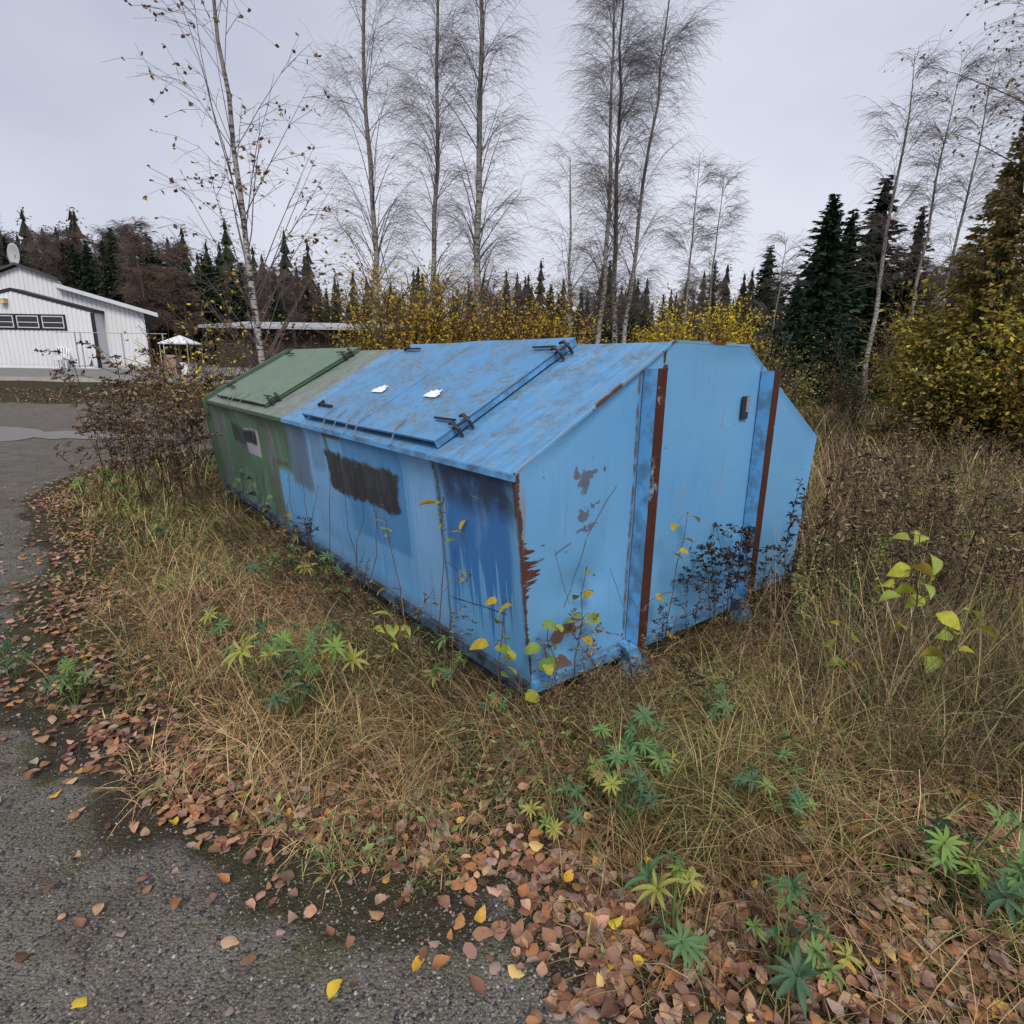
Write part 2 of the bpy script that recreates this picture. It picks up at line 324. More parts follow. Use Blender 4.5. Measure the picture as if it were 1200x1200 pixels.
# ------------------------------------------------------------------ DUMPSTER
dc = DA + DV * DL / 2 + NV * DW / 2
dump = thing('waste_dumpster', 'long weathered blue and green steel waste dumpster with sloped lidded roof', 'dumpster', (dc[0], dc[1], 0), TH)
def LP(u, n, z): return np.array([u - DL / 2, -(n - DW / 2), z])
def paint(name, kind):
    t = NT(name, .42, .45); uv = t.obj() if kind in ('blue', 'rail', 'green', 'trim') else t.uv(); s = t.sep(uv)
    w1 = t.noise(uv, 3.5, 4, .6, 1); w2 = t.noise(uv, 22, 3, .6, 1)
    def warp(a, b):
        v = t.vmath('ADD', uv, t.vmath('MULTIPLY', t.vmath('SUBTRACT', w1, (.5, .5, .5)), (a, a, 0)))
        return t.sep(t.vmath('ADD', v, t.vmath('MULTIPLY', t.vmath('SUBTRACT', w2, (.5, .5, .5)), (b, b, 0))))
    W = {'s': warp(.02, .01), 'm': warp(.06, .03), 'l': warp(.16, .08)}
    def rect(u0, u1, v0, v1, k='s', soft=.01):
        q = W[k]; f = t.mul(t.sm(q[0], u0 - soft, u0 + soft), t.sm(q[0], u1 + soft, u1 - soft))
        return t.mul(f, t.mul(t.sm(q[1], v0 - soft, v0 + soft), t.sm(q[1], v1 + soft, v1 - soft)))
    def ell(u, v, a, b, k='m', soft=.3):
        q = W[k]; d = t.math('ADD', t.math('POWER', t.mul(t.math('SUBTRACT', q[0], u), 1 / a), 2.), t.math('POWER', t.mul(t.math('SUBTRACT', q[1], v), 1 / b), 2.))
        return t.sm(d, 1 + soft, 1 - soft)
    def line(u0, v0, u1, v1, w=.004, k='s', soft=.002):
        L = math.hypot(u1 - u0, v1 - v0); dx, dy = (u1 - u0) / L, (v1 - v0) / L; q = W[k]
        a = t.math('SUBTRACT', q[0], u0); b = t.math('SUBTRACT', q[1], v0)
        al = t.math('ADD', t.mul(a, dx), t.mul(b, dy)); ac = t.math('ABSOLUTE', t.math('SUBTRACT', t.mul(b, dx), t.mul(a, dy)))
        return t.mul(t.sm(ac, w + soft, w - soft), t.mul(t.sm(al, 0., .01), t.sm(al, L, L - .01)))
    big = t.noise(uv, 1.3, 4, .6); streak = t.noise(t.mapping(uv, (9, .7, 1)), 2.5, 4, .6); fine = t.noise(uv, 60, 4, .65); midn = t.noise(uv, 9, 5, .65)
    BL = t.mix(big, (.075, .28, .56), (.13, .355, .64)); DB = (.035, .16, .44); LB = (.21, .40, .68); GRN = t.mix(big, (.065, .15, .095), (.11, .20, .13))
    RUST = t.mix(fine, (.035, .012, .008), (.14, .05, .025)); GREY = (.10, .12, .155); BLK = t.mix(streak, (.012, .013, .017), (.045, .045, .05))
    if kind in ('roof', 'lid'): BL = t.mix(big, (.055, .21, .43), (.095, .27, .50))
    if kind == 'side': BL = t.mix(big, (.085, .295, .57), (.145, .365, .64))
    c = BL; ro = t.mul(fine, .25)
    if kind == 'side':
        c = t.mix(t.mul(t.sm(streak, .45, .7), .35), c, LB)
        c = t.mix(t.mul(rect(1.0, 1.75, .42, 1.08, 'm', .015), .75), c, (.05, .20, .46))          # darker repaint behind the black block
        c = t.mix(t.mul(rect(.66, .94, -.1, 1.1, 's', .03), .6), c, LB)
        c = t.mix(t.mul(rect(1.95, 2.5, .1, 1.1, 'l', .05), .45), c, LB)
        c = t.mix(t.mul(rect(2.42, 2.86, .55, 1.1, 'm', .03), .8), c, GREY)
        c = t.mix(t.mul(rect(2.1, 2.35, .75, 1.1, 'm', .03), .45), c, (.10, .17, .26))
        # dark blue repaint with runs by the near corner
        dr = t.noise(t.mapping(uv, (20, .25, 1)), 1.6, 2, .5)
        lowv = t.sm(dr, .3, .7, .62, .18)
        f = t.mul(t.mul(t.sm(W['s'][0], .05, .10), t.sm(W['s'][0], .60, .575)), t.sm(t.math('SUBTRACT', s[1], lowv), 0., .05))
        c = t.mix(t.mul(f, .93), c, DB)
        c = t.mix(t.mul(t.mul(rect(.03, .60, .86, 1.1, 'm', .06), t.sm(midn, .2, .6)), .8), c, (.022, .03, .05))
        sp = t.voro(uv, 26, 0); c = t.mix(t.mul(t.mul(t.sm(sp, .13, .09), rect(.1, .5, .5, .95, 'l', .1)), t.sm(midn, .5, .6)), c, (.02, .025, .035))
        # black paint block over old writing
        q = W['m']; up = t.math('ADD', s[0], t.mul(s[1], .0))
        c = t.mix(t.mul(rect(1.06, 2.06, .665, .895, 'l', .018), .97), c, BLK)
        dr2 = t.noise(t.mapping(uv, (26, .1, 1)), 1.3, 1); c = t.mix(t.mul(t.mul(t.sm(dr2, .62, .68), rect(1.1, 2.0, .42, .70, 's', .05)), .7), c, (.03, .05, .10))
        # green half
        gm = t.sm(W['m'][0], 3.18, 3.24); gm2 = t.math('MAXIMUM', gm, rect(2.84, 3.3, .62, 1.1, 'm', .04))
        gc = t.mix(t.mul(t.sm(streak, .4, .7), .6), GRN, (.055, .065, .055)); gc = t.mix(rect(3.22, 3.5, -.1, 1.1, 'm', .05), gc, (.105, .125, .095))
        gc = t.mix(t.mul(t.sm(W['l'][0], 4.75, 5.1), .75), gc, (.13, .135, .125)); gc = t.mix(t.mul(t.sm(W['l'][1], .9, 1.08), .6), gc, (.12, .12, .10))
        c = t.mix(gm2, c, gc)
        c = t.mix(rect(4.12, 4.62, .70, .875, 'm', .02), c, (.04, .045, .04)); c = t.mix(rect(3.72, 4.12, .63, .875, 's', .012), c, (.34, .35, .39)); c = t.mix(rect(3.79, 4.2, .73, .86, 'm', .015), c, (.025, .026, .03))
        # weld seams, moss and rust runs
        for uu, w in ((3.21, .006), (.64, .008)): c = t.mix(t.mul(t.sm(t.math('ABSOLUTE', t.math('SUBTRACT', W['s'][0], uu)), w * 1.8, w * .6), .6), c, (.05, .055, .05))
        c = t.mix(t.mul(t.mul(rect(.615, .665, .70, 1.1, 's', .012), t.sm(fine, .35, .6)), .9), c, (.055, .055, .02))
        c = t.mix(t.mul(rect(1.98, 2.05, .80, 1.1, 's', .02), .75), c, (.07, .06, .035)); c = t.mix(t.mul(rect(1.75, 2.05, 1.0, 1.06, 's', .01), .8), c, RUST)
        c = t.mix(t.mul(rect(2.95, 3.35, .655, .69, 's', .01), .7), c, (.10, .05, .03))
        c = t.mix(t.mul(t.math('MAXIMUM', rect(-.02, .018, .3, 1.05, 'm', .012), rect(-.02, .03, .88, 1.06, 's', .01)), .95), c, RUST)
        c = t.mix(t.mul(t.sm(W['m'][1], .24, .10), .55), c, (.05, .06, .06))
        c = t.mix(line(.15, .40, .62, .33, .003), c, (.03, .035, .05))
    elif kind == 'roof':
        gm = t.sm(W['m'][0], 2.80, 2.88); gc = t.mix(t.sm(midn, .3, .7), (.13, .165, .12), (.20, .22, .185))
        c = t.mix(t.mul(t.sm(streak, .4, .7), .4), c, (.20, .38, .62)); c = t.mix(gm, c, gc)
        c = t.mix(t.mul(t.sm(midn, .48, .66), .55), c, (.17, .24, .30))
        li = t.mul(t.sm(t.noise(uv, 30, 5, .7), .52, .57), t.sm(t.noise(uv, 3.0, 3), .44, .58)); c = t.mix(t.mul(li, .85), c, (.15, .155, .14))
        sp = t.mul(t.sm(t.voro(uv, 38, 0), .15, .10), t.sm(t.noise(uv, 4, 3, .5), .55, .66)); c = t.mix(sp, c, (.03, .035, .035))
        c = t.mix(t.mul(t.sm(W['s'][0], .014, .004), t.sm(midn, .35, .55)), c, (.28, .27, .25)); c = t.mix(t.mul(t.sm(W['s'][0], .008, .0), t.sm(fine, .4, .6)), c, RUST)
    elif kind == 'lid' or kind == 'glid':
        if kind == 'glid': c = t.mix(t.sm(midn, .3, .7), (.085, .16, .095), (.14, .20, .13))
        c = t.mix(t.mul(t.sm(midn, .5, .72), .4), c, (.17, .25, .30) if kind == 'lid' else (.17, .19, .15))
        li = t.mul(t.sm(t.noise(t.mapping(uv, (1, 1, 1), (4, 2, 0)), 26, 5, .7), .51, .56), t.sm(t.noise(uv, 3.2, 3), .43, .56)); c = t.mix(t.mul(li, .9), c, (.15, .145, .115))
        sp = t.mul(t.sm(t.voro(uv, 42, 0), .14, .09), t.sm(t.noise(uv, 5, 3, .5), .5, .62)); c = t.mix(sp, c, (.03, .035, .035))
    elif kind == 'end':
        c = t.mix(big, (.105, .305, .555), (.15, .365, .615)); c = t.mix(t.mul(t.sm(t.noise(uv, .9, 2), .45, .65), .35), c, (.08, .27, .58))
        # torn rust along the near corner, chips, scratches (u = across from the near corner, v = height)
        edge = t.sm(t.math('SUBTRACT', s[0], t.mul(t.math('SUBTRACT', 1.06, s[1]), .112)), 0., 1., 0., 1.)
        eu = t.math('SUBTRACT', s[0], t.mul(t.math('SUBTRACT', 1.06, s[1]), .112))
        tear = t.noise(t.mapping(uv, (1.5, 30, 1)), 2.4, 3, .6); tw = t.sm(t.math('ABSOLUTE', t.math('SUBTRACT', s[1], .66)), .16, .02, .012, .085)
        c = t.mix(t.sm(t.math('SUBTRACT', eu, t.mul(tw, t.sm(tear, .3, .65, .1, 1.2))), .004, -.004), c, RUST)
        c = t.mix(t.mul(ell(.03, .86, .03, .14, 'm', .6), .5), c, (.24, .17, .08))
        c = t.mix(t.sm(t.math('SUBTRACT', eu, t.mul(t.sm(midn, .4, .7), .022)), .004, -.002), c, RUST)
        for l in ((.10, .68, .17, .69), (.22, .69, .33, .73), (.42, .735, .60, .95), (.36, .50, .42, .735), (.30, .42, .365, .50), (.14, .745, .17, .75), (.35, .42, .22, .72), (.60, .55, .80, .12)):
            wv = .0035 if l[0] != .35 and l[0] != .60 else .0018; c = t.mix(t.mul(line(*l, w=wv), .85), c, (.09, .06, .05))
        for e_ in ((.40, 1.0, .035, .06), (.415, 1.03, .05, .025), (.52, 1.03, .012, .022), (.345, 1.035, .02, .025)): c = t.mix(t.mul(t.mul(ell(*e_, 'l', .2), t.sm(midn, .38, .44)), 1.), c, (.10, .125, .17))
        for e_ in ((.40, .865, .035, .03), (.48, .875, .03, .013), (.42, .79, .06, .014), (.49, .80, .03, .01)): c = t.mix(t.mul(ell(*e_, 'l', .2), t.sm(midn, .40, .46)), c, (.11, .13, .18))
        for e_ in ((.30, .29, .07, .045), (.27, .16, .075, .045), (.38, .335, .05, .012), (.33, .10, .035, .05)): c = t.mix(t.mul(ell(*e_, 'l', .25), .95), c, t.mix(midn, (.09, .04, .025), (.20, .12, .07)))
        for e_ in ((.865, 1.53, .012, .05), (.88, 1.46, .02, .02)): c = t.mix(ell(*e_, 'm', .3), c, RUST)
        for l in ((1.40, 1.16, 1.41, 1.28), (1.08, .74, 1.10, .90), (1.43, .82, 1.46, .97), (2.22, 1.18, 2.24, 1.27), (2.26, 1.2, 2.29, 1.28)): c = t.mix(t.mul(line(*l, w=.007, soft=.003), .8), c, (.24, .25, .27))
        pr = t.mul(t.sm(t.voro(uv, 9, 0), .055, .035), t.sm(midn, .45, .5)); c = t.mix(pr, c, (.07, .045, .04))
        for nn in (.715, 1.735): c = t.mix(t.mul(t.sm(t.math('ABSOLUTE', t.math('SUBTRACT', W['s'][0], nn - .004)), .014, .004), t.sm(t.noise(uv, 14, 4), .3, .6)), c, (.12, .085, .06))
        c = t.mix(t.mul(t.sm(W['m'][1], .17, .125), .85), c, t.mix(midn, RUST, (.2, .25, .3)))
    elif kind == 'green':
        c = t.mix(midn, (.035, .085, .05), (.075, .125, .08))
    elif kind == 'blue':
        c = t.mix(t.sm(midn, .62, .72), BL, RUST); c = t.mix(t.mul(t.sm(midn, .42, .6), .6), c, (.06, .10, .14))
    elif kind == 'trim':
        c = t.mix(t.mul(t.sm(midn, .4, .6), .7), BL, (.2, .22, .22)); c = t.mix(t.sm(t.noise(uv, 7, 4), .55, .62), c, RUST)
    elif kind == 'rail':
        c = t.mix(t.sm(midn, .40, .60), (.055, .12, .20), (.03, .033, .033)); c = t.mix(t.sm(fine, .58, .68), c, RUST)
    if kind in ('side', 'end'):
        run = t.noise(t.mapping(uv, (30, 1.1, 1)), 1.5, 4, .65); c = t.mix(t.mul(t.sm(run, .52, .72), .36 if kind == 'side' else .13), c, (.06, .075, .085))                       # rain-washed grime
        c = t.mix(t.mul(t.sm(t.noise(t.mapping(uv, (6, 1.6, 1)), 1.2, 5, .7), .5, .68), .26 if kind == 'side' else .12), c, (.24, .41, .56))                                       # chalky faded paint
        if kind == 'side': c = t.mix(t.mul(rect(1.06, 2.06, .665, .895, 'l', .018), .72), c, BLK); c = t.mix(t.mul(t.mul(rect(.03, .60, .88, 1.1, 'm', .08), t.sm(midn, .2, .6)), .5), c, (.022, .03, .05))
        chip = t.sm(t.noise(uv, 46, 4, .75), .66, .69); c = t.mix(t.mul(chip, .85), c, (.075, .04, .03))                                                # pin chips
        sc1 = t.noise(t.mapping(uv, (3, 60, 1), (0, 0, 0), .35), 1.6, 2); c = t.mix(t.mul(t.sm(sc1, .70, .73), .45), c, (.30, .36, .42))                # fine scuffs
    if kind in ('roof', 'lid', 'glid'):
        c = t.mix(t.mul(t.sm(t.noise(uv, 6, 6, .75), .46, .62), .5), c, (.09, .12, .13))
    c = t.mix(t.mul(t.sm(fine, .62, .75), .25), c, (.03, .03, .03))
    t.col(c); t.rough(t.math('ADD', .38, ro)); t.bump(t.math('ADD', big, t.mul(fine, .04)), .25, .02)
    return t.m
for k in ('side', 'roof', 'lid', 'glid', 'end', 'green', 'rail', 'blue', 'trim'): MAT['p_' + k] = paint('paint_' + k, k)
t = NT('rust', .85, .2); g = t.obj(); n_ = t.noise(t.mapping(g, (3, 3, 1)), 8, 5, .65); c = t.mix(n_, (.030, .010, .008), (.10, .034, .020)); c = t.mix(t.sm(t.noise(g, 5, 5, .7), .60, .66), c, (.17, .25, .33)); t.col(c); t.bump(n_, .4, .01); MAT['rust'] = t.m
MAT['iron'] = plain('dark_iron', (.02, .021, .024), .55, .4, 20, .4)
MAT['steel'] = plain('bare_steel', (.33, .35, .37), .45, .3, 20, .5)
MAT['wire'] = plain('dull_wire', (.16, .17, .18), .5, .3, 20, .4)
MAT['void'] = plain('shade_black', (.010, .010, .011), .8, .2)  # near-black standing for the darkness inside lid gaps and foot holes

def panel(name, f, U, V, mat, wob=.004, seed=0, parent=dump):
    """f(u, v) -> local xyz; subdivided sheet of steel, uv in metres, slightly dented inwards"""
    UU, VV = np.meshgrid(U, V); P = np.array([[f(a, b) for a, b in zip(r1, r2)] for r1, r2 in zip(UU, VV)])
    du = np.gradient(P, axis=1); dv = np.gradient(P, axis=0); nn = np.cross(du, dv); nn /= np.linalg.norm(nn, axis=2, keepdims=True) + 1e-9
    eu = np.minimum(np.arange(len(U)), np.arange(len(U))[::-1]); ev = np.minimum(np.arange(len(V)), np.arange(len(V))[::-1])
    m = np.minimum(1, eu / 2.)[None, :] * np.minimum(1, ev / 2.)[:, None]
    P = P - nn * ((vnoise(UU, VV, 2.1, seed) * wob * 2 + vnoise(UU, VV, 6, seed + 1) * wob * .5) * m)[..., None]
    i = np.arange(UU.size).reshape(UU.shape); F = np.stack([i[:-1, :-1], i[:-1, 1:], i[1:, 1:], i[1:, :-1]], -1).reshape(-1, 4)
    return link(name, mesh(name, P.reshape(-1, 3), F, mat, uv=np.stack([UU, VV], -1).reshape(-1, 2), smooth=True), parent)
RUN = (DW - DWR) / 2; RL = math.hypot(RUN, ZR - ZE)
def f_side(u, z): return LP(u, INS * (ZE - z) / (ZE - ZB), z)
def f_side2(u, z): return LP(u, DW - INS * (ZE - z) / (ZE - ZB), z)
def f_roof(u, v, up=0.): k = v / RL; return LP(u, k * RUN - up * (ZR - ZE) / RL, ZE + k * (ZR - ZE) + up * RUN / RL)
def f_roof2(u, v): k = v / RL; return LP(u, DW - k * RUN, ZE + k * (ZR - ZE))
us = np.linspace(0, DL, 70)
panel('side_panel', f_side, us[::-1], np.linspace(ZB, ZE, 18), MAT['p_side'], .013, 1)
panel('side_panel', f_side2, us, np.linspace(ZB, ZE, 8), MAT['p_side'], .004, 2)
panel('roof_slope', f_roof, us[::-1], np.linspace(0, RL, 18), MAT['p_roof'], .003, 3)
panel('roof_slope', f_roof2, us, np.linspace(0, RL, 8), MAT['p_roof'], .003, 4)
panel('roof_top', lambda u, n: LP(u, RUN + n, ZR), us[::-1], np.linspace(0, DWR, 6), MAT['p_roof'], .003, 5)
zs = np.concatenate([np.linspace(ZB, ZE, 26), np.linspace(ZE, ZR, 14)[1:]])
def prof(z): return (INS * (ZE - z) / (ZE - ZB) if z < ZE else RUN * (z - ZE) / (ZR - ZE))
def end_panel(u, flip, mat, dent):
    ts = np.linspace(0, 1, 50)
    Z, T = np.meshgrid(zs, ts, indexing='ij'); L0 = np.vectorize(prof)(Z); Nn = L0 + T * (DW - 2 * L0)
    inn = .008 * vnoise(Nn, Z, 2.3, 9) * 2
    if dent: # knocked-in lower corner and a diagonal crease
        inn = inn + .030 * np.exp(-(((Nn - .42) / .14) ** 2 + ((Z - .50) / .10) ** 2)) + .022 * np.exp(-(((Nn - .30) / .10) ** 2 + ((Z - .27) / .07) ** 2)) + .014 * np.exp(-(((Nn - .55) / .08) ** 2 + ((Z - .68) / .16) ** 2))
    inn = inn * np.minimum(1, np.minimum(T, 1 - T) / .04) * np.minimum(1, np.minimum(Z - ZB, ZR - Z) / .06)
    P = np.stack([(u + (1 if u < 1 else -1) * inn) - DL / 2, -(Nn - DW / 2), Z], -1).reshape(-1, 3)
    i = np.arange(Z.size).reshape(Z.shape); F = np.stack([i[:-1, :-1], i[:-1, 1:], i[1:, 1:], i[1:, :-1]], -1).reshape(-1, 4)
    if flip: F = F[:, ::-1]
    return link('end_panel', mesh('end_panel', P, F, mat, uv=np.stack([Nn, Z], -1).reshape(-1, 2), smooth=True), dump)
end_panel(0., True, MAT['p_end'], True)
end_panel(DL, False, MAT['p_green'], False)
b = MB(); b.hexa([LP(.01, INS + .01, ZB + .001), LP(DL - .01, INS + .01, ZB + .001), LP(DL - .01, DW - INS - .01, ZB + .001), LP(.01, DW - INS - .01, ZB + .001), LP(.01, INS + .01, ZB + .02), LP(DL - .01, INS + .01, ZB + .02), LP(DL - .01, DW - INS - .01, ZB + .02), LP(.01, DW - INS - .01, ZB + .02)]); b.obj('floor_plate', MAT['p_rail'], dump)
for nn in (INS + .03, DW - INS - .11):                                   # skids under the floor, on the ground
    b = MB(); b.hexa([LP(.06, nn, -.03), LP(DL - .05, nn, -.03), LP(DL - .05, nn + .08, -.03), LP(.06, nn + .08, -.03), LP(.06, nn, ZB - .003), LP(DL - .05, nn, ZB - .003), LP(DL - .05, nn + .08, ZB - .003), LP(.06, nn + .08, ZB - .003)]); b.obj('skid_rail', MAT['p_rail'], dump)
b = MB(); b.bar(LP(0.002, INS - .012, ZB - .012), LP(DL, INS - .012, ZB - .012), .03, .055); b.obj('bottom_rail', MAT['p_rail'], dump)
b = MB(); b.bar(LP(-.014, INS, ZB - .004), LP(-.014, .69, ZB - .004), .026, .05); b.obj('bottom_rail', MAT['p_blue'], dump)
b = MB(); b.bar(LP(-.014, .80, ZB - .004), LP(-.014, 1.72, ZB - .004), .026, .05); b.obj('bottom_rail', MAT['p_blue'], dump)
# eave lips
b = MB(); b.bar(LP(0.0, -.006, ZE - .014), LP(2.82, -.006, ZE - .014), .012, .026); b.obj('eave_trim', MAT['p_blue'], dump)
b = MB(); b.bar(LP(2.82, -.006, ZE - .014), LP(DL, -.006, ZE - .014), .012, .026); b.obj('eave_trim', MAT['p_green'], dump)
# lifting guides on the near end: box section with a rusty bare face
for n0 in (.72, 1.715):
    b = MB(); w = .062
    zt = 1.465
    b.hexa([LP(-.076, n0, -.02), LP(-.001, n0, -.02), LP(-.001, n0 + w, -.02), LP(-.076, n0 + w, -.02), LP(-.076, n0, zt), LP(-.001, n0, zt), LP(-.001, n0 + w, zt), LP(-.076, n0 + w, zt)][::1])
    gd = link('lifting_guide', b.mesh('lifting_guide', MAT['p_blue']), dump)
    b = MB(); k = 14; zz = np.linspace(-.02, zt + .002, k); jit = rng.random(k) * .010
    P0 = [LP(-.080, n0 - .001 + j * .3, z) for z, j in zip(zz, jit)]; P1 = [LP(-.080, n0 + w + .001, z) for z in zz]; P2 = [LP(-.0765, n0 - .001 + j * .3, z) for z, j in zip(zz, jit)]; P3 = [LP(-.0765, n0 + w + .001, z) for z in zz]
    V = np.array(P0 + P1 + P2 + P3); F = []
    for i in range(k - 1): F += [(i, i + 1, k + i + 1, k + i), (2 * k + i, 3 * k + i, 3 * k + i + 1, 2 * k + i + 1), (i, 2 * k + i, 2 * k + i + 1, i + 1), (k + i, k + i + 1, 3 * k + i + 1, 3 * k + i)]
    b.add(V, F); o = b.obj('guide_face', MAT['rust'], gd); o['label'] = 'bare rusty brown front face of the guide'
    # flared foot with a drilled hole
    b = MB(); b.hexa([LP(-.105, n0 - .045, .0), LP(-.01, n0 - .04, .0), LP(-.01, n0 + .07, .0), LP(-.105, n0 + .07, .0), LP(-.084, n0 - .075, .15), LP(-.004, n0 - .06, .16), LP(-.004, n0 - .004, .16), LP(-.084, n0 - .004, .15)]); ft = b.obj('foot', MAT['p_blue'], dump)
    b = MB(); b.tube([LP(-.040, n0 - .072, .115), LP(-.040, n0 - .060, .115)], .016, 12); b.obj('drilled_hole', MAT['void'], ft)
# type plate on the end
b = MB(); b.hexa([LP(-.004, 1.555, 1.21), LP(.003, 1.555, 1.21), LP(.003, 1.62, 1.21), LP(-.004, 1.62, 1.21), LP(-.004, 1.555, 1.33), LP(.003, 1.555, 1.33), LP(.003, 1.62, 1.33), LP(-.004, 1.62, 1.33)]); pl = b.obj('type_plate', MAT['iron'], dump)
b = MB()
for i in range(9): b.hexa([LP(-.006, 1.594, 1.247 + i * .009), LP(-.004, 1.594, 1.247 + i * .009), LP(-.004, 1.616, 1.247 + i * .009), LP(-.006, 1.616, 1.247 + i * .009), LP(-.006, 1.594, 1.253 + i * .009), LP(-.004, 1.594, 1.253 + i * .009), LP(-.004, 1.616, 1.253 + i * .009), LP(-.006, 1.616, 1.253 + i * .009)])
b.obj('plate_print', MAT['steel'], pl)['kind'] = 'stuff'
# green far end rim
b = MB(); pf_ = [(INS, ZB), (0, ZE), (RUN, ZR), (DW - RUN, ZR), (DW, ZE), (DW - INS, ZB)]
for (n1, z1), (n2, z2) in zip(pf_[:-1], pf_[1:]):
    dn, dz = n2 - n1, z2 - z1; l = math.hypot(dn, dz); ox, oz = -dz / l * .045, dn / l * .045
    b.hexa([LP(DL - .01, n1, z1), LP(DL + .05, n1, z1), LP(DL + .05, n2, z2), LP(DL - .01, n2, z2), LP(DL - .01, n1 + ox, z1 + oz), LP(DL + .05, n1 + ox, z1 + oz), LP(DL + .05, n2 + ox, z2 + oz), LP(DL - .01, n2 + ox, z2 + oz)])
b.obj('end_flange', MAT['p_green'], dump)
# lids: raised sheet with skirts at the ends and top, open towards the eave
def lid(u0, u1, v0, v1, mat, upr=.038, skirts=(True, True)):
    th = .012; U = np.linspace(u0, u1, 16); V = np.linspace(v0, v1, 12)
    UU, VV = np.meshgrid(U, V); sag = upr + th - .010 * (vnoise(UU, VV, 2.5, 11))
    top = np.array([[f_roof(a, b_, h_) for a, b_, h_ in zip(r, q, w)] for r, q, w in zip(UU, VV, sag)]).reshape(-1, 3)
    i = np.arange(UU.size).reshape(UU.shape); F = np.stack([i[:-1, :-1], i[1:, :-1], i[1:, 1:], i[:-1, 1:]], -1).reshape(-1, 4)
    lo = np.array([[f_roof(a, b_, h_ - th) for a, b_, h_ in zip(r, q, w)] for r, q, w in zip(UU, VV, sag)]).reshape(-1, 3)
    V2 = np.concatenate([top, lo]); nb = UU.size; Fl = [tri(F), tri(F[:, ::-1] + nb)]
    for e_ in (i[0], i[-1][::-1], i[:, -1], i[::-1, 0]): Fl.append(tri(np.stack([e_[:-1], e_[1:], e_[1:] + nb, e_[:-1] + nb], -1)))
    o = link('lid', mesh('lid', V2, np.concatenate(Fl), mat, uv=np.tile(np.stack([UU, VV], -1).reshape(-1, 2), (2, 1))), dump)
    for side, (a, b_) in zip(skirts, ((u0, u0 + .01), (u1 - .01, u1))):
        if side:
            m_ = MB(); m_.hexa([f_roof(a, v0, .006), f_roof(b_, v0, .006), f_roof(b_, v1, .006), f_roof(a, v1, .006), f_roof(a, v0, upr + .001), f_roof(b_, v0, upr + .001), f_roof(b_, v1, upr + .001), f_roof(a, v1, upr + .001)]); m_.obj('lid_skirt', MAT['p_blue'] if mat is MAT['p_lid'] else MAT['p_green'], o)
    m_ = MB(); m_.hexa([f_roof(u0 + .02, v0 + .03, .003), f_roof(u1 - .02, v0 + .03, .003), f_roof(u1 - .02, v0 + .045, .003), f_roof(u0 + .02, v0 + .045, .003), f_roof(u0 + .02, v0 + .03, upr - .012), f_roof(u1 - .02, v0 + .03, upr - .012), f_roof(u1 - .02, v0 + .045, upr - .012), f_roof(u0 + .02, v0 + .045, upr - .012)]); m_.obj('gap_shade_strip', MAT['void'], o)  # recessed black strip painting the shade of the open gap under the lid
    return o
lb = lid(.63, 1.515, .045, RL - .01, MAT['p_lid'], skirts=(True, False)); la = lid(1.525, 2.42, .045, RL - .01, MAT['p_lid'], skirts=(False, True)); lg = lid(3.42, 5.16, .075, RL - .01, MAT['p_glid'], .032)
def hasp(u, v, par, base=.0):
    # bar lying on the lid plus two hooked lugs straddling the lid edge
    m_ = MB(); m_.bar(f_roof(u + .02, v, .062), f_roof(u + .20, v, .060), .018, .010); h_ = m_.obj('hasp', MAT['iron'], par)
    for dv in (-.035, .035):
        m_ = MB(); m_.tube([f_roof(u - .05, v + dv, .002), f_roof(u - .042, v + dv, .04), f_roof(u - .015, v + dv, .072), f_roof(u + .02, v + dv, .062)], [.009, .010, .010, .008], 6); m_.obj('hook', MAT['iron'], h_)
    m_ = MB(); m_.tube([f_roof(u - .028, v - .05, .05), f_roof(u - .028, v + .05, .05)], .008, 8); m_.obj('pin', MAT['iron'], h_)
hasp(.63, .20, lb); hasp(.63, .93, lb); hasp(3.42, .16, lg); hasp(3.42, .93, lg)
for u, v, p in ((5.05, .22, lg), (5.0, .92, lg), (2.30, .16, la), (2.32, .95, la)):
    m_ = MB(); m_.bar(f_roof(u - .20, v, .062), f_roof(u, v, .062), .02, .012); m_.bar(f_roof(u, v - .02, .062), f_roof(u, v + .035, .066), .014, .02); m_.obj('handle_bar', MAT['iron'], p)
for u in (1.02, 1.48, 1.62, 1.80, 1.98):
    m_ = MB(); m_.tube([f_roof(u, -.005, -.03), f_roof(u, -.012, .01), f_roof(u + .03, .075, .056), f_roof(u + .045, .16, .060)], .004, 5); m_.obj('wire_hook', MAT['wire'], dump)
for u in (4.15, 4.45, 4.6):
    m_ = MB(); m_.tube([f_roof(u, -.006, -.03), f_roof(u, -.012, .01), f_roof(u - .05, .10, .050), f_roof(u - .05, .16, .050)], .004, 5); m_.obj('wire_hook', MAT['wire'], dump)
MAT['sticker'] = plain('torn_white_paper', (.74, .75, .77), .7, .08, 30)
for u, v, p in ((1.17, .42, lb), (1.83, .42, la)):
    ang = np.array([(-.09, -.045), (-.03, -.055), (.02, -.05), (.085, -.055), (.095, -.01), (.07, .01), (.075, .03), (.04, .025), (.02, .055), (-.02, .04), (-.05, .05), (-.07, .015), (-.1, .0)])
    ang = .78 * ang * (1 + (rng.random((len(ang), 1)) - .5) * .3); P = [f_roof(u + a, v + q, .0525) for a, q in ang]
    m_ = MB(); m_.poly(P, f_roof(0, 0, .0015) - f_roof(0, 0, 0)); o = m_.obj('sticker', MAT['sticker'], p); o['label'] = 'torn white paper sticker on the lid'
